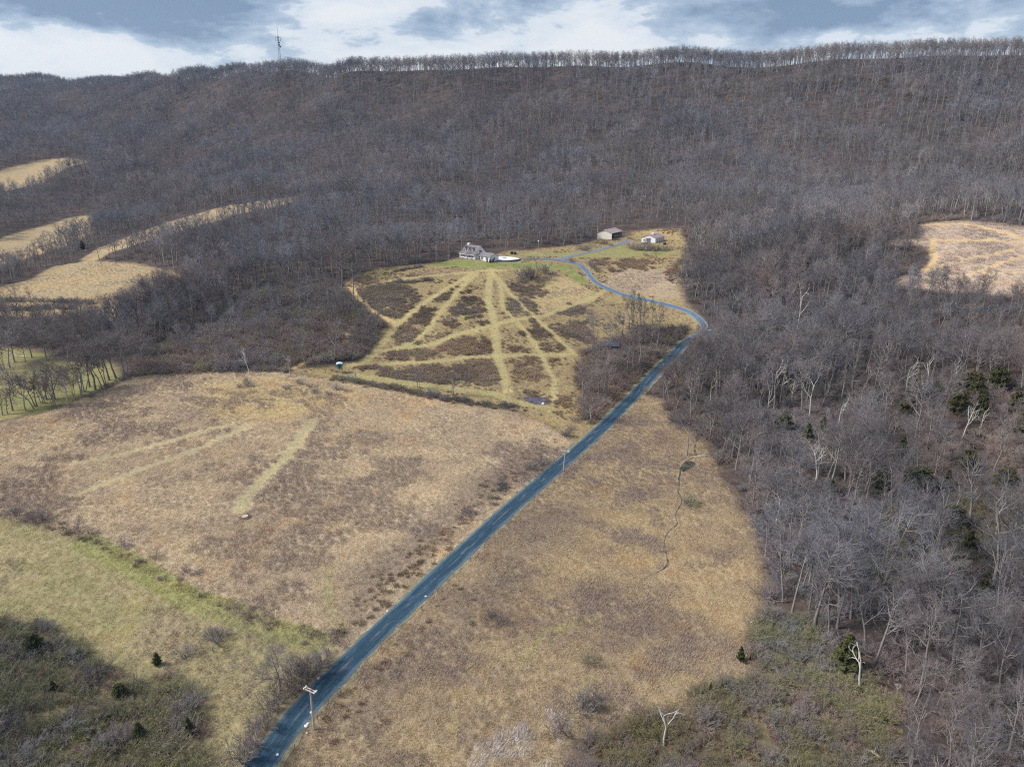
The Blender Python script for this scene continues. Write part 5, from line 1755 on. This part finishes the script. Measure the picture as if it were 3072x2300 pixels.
for px, py, lab in ((1535, 762, 'left of two dark rounded evergreens behind the paved yard'), (1545, 763, 'right of two dark rounded evergreens behind the paved yard')):
    g = ground(px, py)
    put_tree('evergreen_shrub', CEDAR[1], g[0], g[1], g[2], 1.7, lab, 'evergreen shrub', None, None, 0, 1.9)

# ------------------------------------------------------------------ wood: the largest in view stand alone, the rest is one mass
CLEAR.append((*ground(1832, 1046)[:2], 40))
for q_ in ((1937, 1149), (1955, 1128), (1973, 1108), (1996, 1088), (2019, 1068), (2040, 1045), (2053, 1027), (2085, 1008), (2110, 990), (2114, 975), (2089, 950)):
    CLEAR.append((*ground(*q_)[:2], 14))
nm_ = np.array(NAMED)
ok = np.ones(len(tx), bool)
for a, b_ in nm_:
    ok &= np.hypot(tx - a, ty - b_) > 3.2
tx, ty, tz, th_, dd = tx[ok], ty[ok], tz[ok], th_[ok], dd[ok]
for a, b_, h in CLEAR:          # young growth only in the openings where the dead trees and cedars stand
    L_ = math.hypot(a, b_)
    if L_ > 600:
        continue
    al = -((tx - a) * a + (ty - b_) * b_) / L_
    la = np.abs((tx - a) * b_ - (ty - b_) * a) / L_
    m_ = (al > -2) & (al < 25) & (la < 2.5 + h * .07)
    th_[m_] = np.minimum(th_[m_], 3.5 + al[m_].clip(0) * .12 + 2 * rg.random(int(m_.sum())))
pX, pY, pD = project(tx, ty, tz + th_ * .6)
inv = (pX > 0) & (pX < 3072) & (pY > 0) & (pY < 2330)
size = np.where(inv, th_ / pD, 0)
order = np.argsort(-size)
single = order[:230]
rest = order[230:]
for i in single:
    x, y = tx[i], ty[i]
    u_, v_ = project(x, y, tz[i])[:2]
    for cond, lab, grp in ((in_zone(np.array([x]), np.array([y]), SHRUBZ['gully'])[0], 'bare grey tree in the scrubby gully between the mown hill and the road', 'trees in the gully'),
                           (u_ < 700 and v_ > 1800, 'bare grey tree rising from the lower-left corner scrub', 'trees in the lower-left scrub'),
                           (x < 0, 'bare grey-brown tree in the scrub left of the mown hill', 'trees left of the mown hill'),
                           (u_ < 2700 and v_ > 1950, 'bare grey tree rising from the olive scrub at the lower right', 'trees in the lower-right scrub'),
                           (v_ > 1950, 'bare grey-brown tree in the bottom right corner of the wood', 'trees in the bottom right corner'),
                           (u_ < 2450 and v_ > 1350, 'bare grey-brown tree at the edge of the wood beside the meadow', 'wood-edge trees beside the meadow'),
                           (u_ < 2350, 'bare grey tree of the wood close beside the road bend', 'wood trees beside the road bend'),
                           (v_ > 1650, 'bare grey-brown tree in the lower part of the right-hand wood, near the right edge', 'lower trees near the right edge'),
                           (v_ > 1400, 'bare grey-brown tree in the middle of the right-hand wood, below the pale dead trees', 'wood trees below the dead trees'),
                           (True, 'bare grey-brown tree among or behind the pale dead trees of the right-hand wood', 'wood trees around the dead trees')):
        if cond:
            break
    put_tree('bare_tree', WOOD[int(rg.integers(0, 6))], x, y, tz[i], th_[i], lab, 'tree', grp, None, .05, rg.uniform(.85, 1.2))
nearm = rest[dd[rest] < 430]
farm = rest[dd[rest] >= 430]
for nm, sel, protos in (('woodland', nearm, WOOD), ('forest', farm, FAR)):
    n_ = len(sel)
    sc_ = th_[sel] / np.mean([p['h'] for p in protos])
    scl = np.c_[sc_ * rg.uniform(.85, 1.25, n_), sc_ * rg.uniform(.85, 1.25, n_), sc_]
    tag(scatter(nm, np.c_[tx[sel], ty[sel], tz[sel]], np.c_[rg.normal(0, .04, (n_, 2)), rg.random(n_) * 6.28], scl, rg.integers(0, len(protos), n_), protos),
        {'woodland': 'farther bare trees filling the lower woods as one mass', 'forest': 'bare winter forest covering the mountain slope up to the ridge'}[nm], 'forest', kind='stuff')
    print(nm, n_)

# shrubs likewise
ok = np.ones(len(sx_), bool)
pX, pY, pD = project(sx_, sy_, sz_ + 1)
inv = (pX > 0) & (pX < 3072) & (pY > 0) & (pY < 2320)
size = np.where(inv, sh_ / pD, 0)
order = np.argsort(-size)
single, rest = order[:290], order[290:]
for i in single:
    X_, Y_ = pX[i], pY[i]
    tone = {1: 'olive', 4: 'olive', 2: 'grey'}.get(int(sk[i]), 'brown')
    if X_ < 700 and Y_ > 1860:
        lab, grp = 'leafless shrub in the lower-left scrub', 'shrubs of the lower-left scrub'
    elif X_ > 1600 and Y_ > 1800:
        lab, grp = ('leafless shrub in the left half of the lower-right scrub', 'shrubs in the left half of the lower-right scrub') if X_ < 2150 else ('leafless shrub in the right half of the lower-right scrub', 'shrubs in the right half of the lower-right scrub')
    elif X_ > 2000:
        lab, grp = 'undergrowth shrub beneath the right-hand wood', 'undergrowth of the right-hand wood'
    elif Y_ > 1500 and X_ < 700:
        lab, grp = 'shrub along the pasture fence line', 'shrubs along the pasture fence'
    elif Y_ > 1110 and X_ < 1720:
        lab, grp = 'shrub in or below the hedge of the tan field', 'shrubs around the tan field'
    else:
        lab, grp = 'leafless shrub on the orchard hill or in its gully', 'shrubs of the hill and gully'
    lab, grp = tone + ' ' + lab, tone + ' ' + grp
    p = SHRUB[int(sk[i])]
    put_tree('shrub', p, sx_[i], sy_[i], sz_[i], 2.4 * sh_[i] * rg.uniform(.85, 1.1), lab, 'shrub', grp, None, .05, rg.uniform(.95, 1.35))
n_ = len(rest)
tag(scatter('undergrowth', np.c_[sx_[rest], sy_[rest], sz_[rest]], np.c_[rg.normal(0, .05, (n_, 2)), rg.random(n_) * 6.28], sh_[rest][:, None] * np.c_[rg.uniform(.95, 1.3, n_), rg.uniform(.95, 1.3, n_), np.ones(n_)], sk[rest].astype(int), SHRUB),
    'farther leafless shrubs massed on the slopes and under the woods', 'undergrowth', kind='stuff')
print('undergrowth', n_, 'brambles', len(bx_), 'grass', len(gX))

# ------------------------------------------------------------------ fences, stakes, stones
def post(name, x, y, h, r_, mat, label, cat, group, tilt=.05):
    z = float(hz(x, y))
    o = MB().tube([(0, 0, -.3), (random.uniform(-tilt, tilt), random.uniform(-tilt, tilt), h)], [r_, r_ * .9], 6).build(name, mat)
    o.location = (x, y, z)
    return tag(o, label, cat, group)


t = np.gradient(ROAD, axis=0)
t /= np.hypot(t[:, 0], t[:, 1])[:, None]
right = ROAD + np.c_[t[:, 1], -t[:, 0]] * 3.6
for i in range(0, len(right), 6):
    pxx, pyy, _ = project(right[i, 0], right[i, 1], float(hz(*right[i])))
    if 800 < pxx < 1960 and 1180 < pyy < 2290:
        post('fence_post', right[i, 0] + random.uniform(-.2, .2), right[i, 1] + random.uniform(-.2, .2), 1.25, .085, 'wood_post', 'thin wooden fence post along the right verge of the road', 'fence post', 'fence posts right of the road')
FL = smooth_line(G2([(0, 1548), (130, 1575), (260, 1620), (400, 1690), (560, 1780), (700, 1830), (830, 1880), (940, 1905), (1000, 1925)]), 5.5)
for x, y in FL:
    post('fence_post', x, y, 1.2, .075, 'wood_post', 'thin wooden fence post between the pasture and the tan field', 'fence post', 'fence posts of the pasture')
FL = smooth_line(G2([(1000, 1930), (985, 1965), (940, 2010)]), 3.0)
for x, y in FL:
    post('fence_post', x, y, 1.3, .09, 'wood_post', 'wooden fence post in the pasture corner beside the road', 'fence post', 'fence posts at the pasture corner')
FL = smooth_line(G2([(1000, 1138), (1100, 1152), (1240, 1172), (1400, 1208), (1540, 1226)]), 6.0)
for x, y in FL:
    post('fence_post', x, y - .8, 1.2, .075, 'wood_post', 'wooden fence post in the hedge above the tan field', 'fence post', 'fence posts in the field hedge')
for px, py in ((1020, 1118), (976, 1118), (1036, 1122), (1066, 1130)):
    g = ground(px, py)
    post('fence_post', g[0], g[1], 1.9, .16, 'wood_post', 'stout wooden post below the hunting blind', 'fence post', 'stout posts below the blind')
g = ground(829, 1849)
post('marker_post', g[0], g[1], 1.5, .11, 'white_paint', 'single white marker post in the pasture fence near the road', 'marker post', None, 0)
for px, py in ((215, 1562), (267, 1572), (360, 1568), (395, 1605), (434, 1617), (420, 1630), (441, 1639), (463, 1648), (310, 1556), (381, 1622)):
    g = ground(px, py)
    post('tree_stake', g[0], g[1], 1.0, .07, 'white_paint', 'thin white stake in the weeds beyond the pasture fence', 'stake', 'white stakes beyond the pasture fence')
# garden fence behind the driveway
for k_, (pa, pb) in enumerate((((1563, 770), (1600, 770)), ((1600, 771), (1660, 771)))):
    a, c = ground(*pa), ground(*pb)
    o = tag(empty('garden_fence', a[:3]), ('left', 'right')[k_] + ' length of low grey garden fence behind the driveway', 'fence', 'garden fence lengths')
    n_ = 6
    for i in range(n_ + 1):
        u = i / n_
        x, y = (c[0] - a[0]) * u, (c[1] - a[1]) * u
        MB().box(x - .07, x + .07, y - .07, y + .07, float(hz(a[0] + x, a[1] + y)) - a[2] - .2, c[2] * u + a[2] * (1 - u) - a[2] + 1.25).build('post', 'pale_wood', o)
    for hgt in (.5, .95):
        MB().tube([(0, 0, hgt), (c[0] - a[0], c[1] - a[1], c[2] - a[2] + hgt)], .055, 4).build('rail', 'pale_wood', o)
g = ground(1666, 757)
o = tag(empty('beehive', g[:3]), 'small white box hive on the bank behind the driveway', 'beehive')
MB().box(-.3, .3, -.3, .3, .3, 1.0).build('body', 'white_paint', o)
MB().box(-.36, .36, -.36, .36, 1.0, 1.1).build('lid', 'white_trim', o)
for x in (-.22, .22):
    MB().box(x - .05, x + .05, -.25, .25, -.1, .3).build('leg', 'wood_post', o)


def rock(name, x, y, z, s, label, group, seed, cat='rock', mat='rock_pale'):
    bm = bmesh.new()
    bmesh.ops.create_icosphere(bm, subdivisions=2, radius=s)
    rgr = random.Random(seed)
    ph = [rgr.uniform(0, 6) for _ in range(6)]
    for v in bm.verts:
        c = v.co / s
        k = 1 + .18 * math.sin(3 * c.x + ph[0]) + .16 * math.sin(4 * c.y + ph[1]) + .12 * math.sin(5 * c.z + ph[2] + c.x * 2)
        v.co = Vector((c.x * 1.25, c.y, c.z * .7)) * s * k
    me = bpy.data.meshes.new(name)
    bm.to_mesh(me)
    bm.free()
    me.materials.append(MAT[mat])
    o = link(name, me, loc=(x, y, z))
    o.rotation_euler = (0, 0, rgr.uniform(0, 6))
    return tag(o, label, cat, group)


for i, (px, py, s, lab) in enumerate(((934, 2138, .22, 'pale stone on the road edge left of the near utility pole'), (919, 2178, .30, 'largest white stone on the verge at the foot of the near utility pole'), (924, 2170, .22, 'small white stone beside the largest one on the verge'),
                                      (921, 2198, .20, 'tiny white stone below the near utility pole'), (833, 2264, .26, 'pale stone on the right edge of the road at the bottom'), (1278, 1790, .22, 'pale stone on the right edge of the road halfway up the meadow'),
                                      (1162, 1832, .20, 'pale stone on the left edge of the road halfway along'), (1630, 1212, .6, 'white boulder at the near edge of the pond'), (1991, 1095, .35, 'white stone on the road where trees overhang it'), (955, 2035, .28, 'pale stone on the roadside bank below the gate'))):
    g = ground(px, py)
    rock('rock', g[0], g[1], g[2] + s * .3 + (.12 if i in (0, 5, 8) else 0), s, lab, None, i)
g = ground(735, 1550)
o = tag(empty('well_cap', g[:3]), 'round pale concrete well cap at the end of the mown strip', 'well cap')
MB().prism([(1.55 * math.cos(t), 1.55 * math.sin(t)) for t in np.linspace(0, 2 * math.pi, 21)[:-1]], 'z', -.2, .10).build('earth_ring', 'mulch', o)
MB().prism([(.85 * math.cos(t), .85 * math.sin(t)) for t in np.linspace(0, 2 * math.pi, 21)[:-1]], 'z', -.2, .32).build('lid', 'well_concrete', o)
# fallen timber
for i, (pa, pb, r_, lab) in enumerate((((352, 1141), (415, 1134), .22, 'fallen pale trunk at the corner of the tan field'), ((2360, 1875), (2340, 1840), .14, 'fallen branch at the edge of the lower-right wood'), ((2250, 1870), (2310, 1835), .10, 'long thin fallen branch on the meadow edge'),
                                       ((2085, 1372), (2125, 1368), .25, 'grey log heap beside the head of the stream'), ((80, 1070), (30, 1068), .25, 'pale log lying in the green pasture'), ((2600, 2250), (2640, 2275), .3, 'pale weathered log in the clearing at lower right'))):
    a, c = ground(*pa), ground(*pb)
    m = MB().tube([(0, 0, r_ * .6), ((c[0] - a[0]) * .5, (c[1] - a[1]) * .5 + .3, (c[2] - a[2]) * .5 + r_), (c[0] - a[0], c[1] - a[1], c[2] - a[2] + r_ * .8)], [r_, r_ * .8, r_ * .4], 7)
    m.tube([((c[0] - a[0]) * .6, (c[1] - a[1]) * .6 + .2, (c[2] - a[2]) * .6 + r_), ((c[0] - a[0]) * .85, (c[1] - a[1]) * .85 + 1.0, (c[2] - a[2]) * .85 + r_ + .9)], [r_ * .45, r_ * .15], 5)
    o = m.build('fallen_log', 'dead_wood')
    o.location = a[:3]
    tag(o, lab, 'log')

# ------------------------------------------------------------------ thin valley air
m, n, l, b = new_mat('valley_haze')
n.remove(b)
pv = n.new('ShaderNodeVolumePrincipled')
pv.inputs['Color'].default_value = (.52, .69, 1.0, 1)
pv.inputs['Density'].default_value = .00006
l.new(pv.outputs[0], n['Material Output'].inputs['Volume'])
hb = MB().box(-9500, 9500, -9500, 9500, float(gz.min()) - 3, 460).build('haze', 'valley_haze')
tag(hb, 'thin bluish valley air over the whole scene', 'haze', kind='stuff')
hb.display_type = 'WIRE'
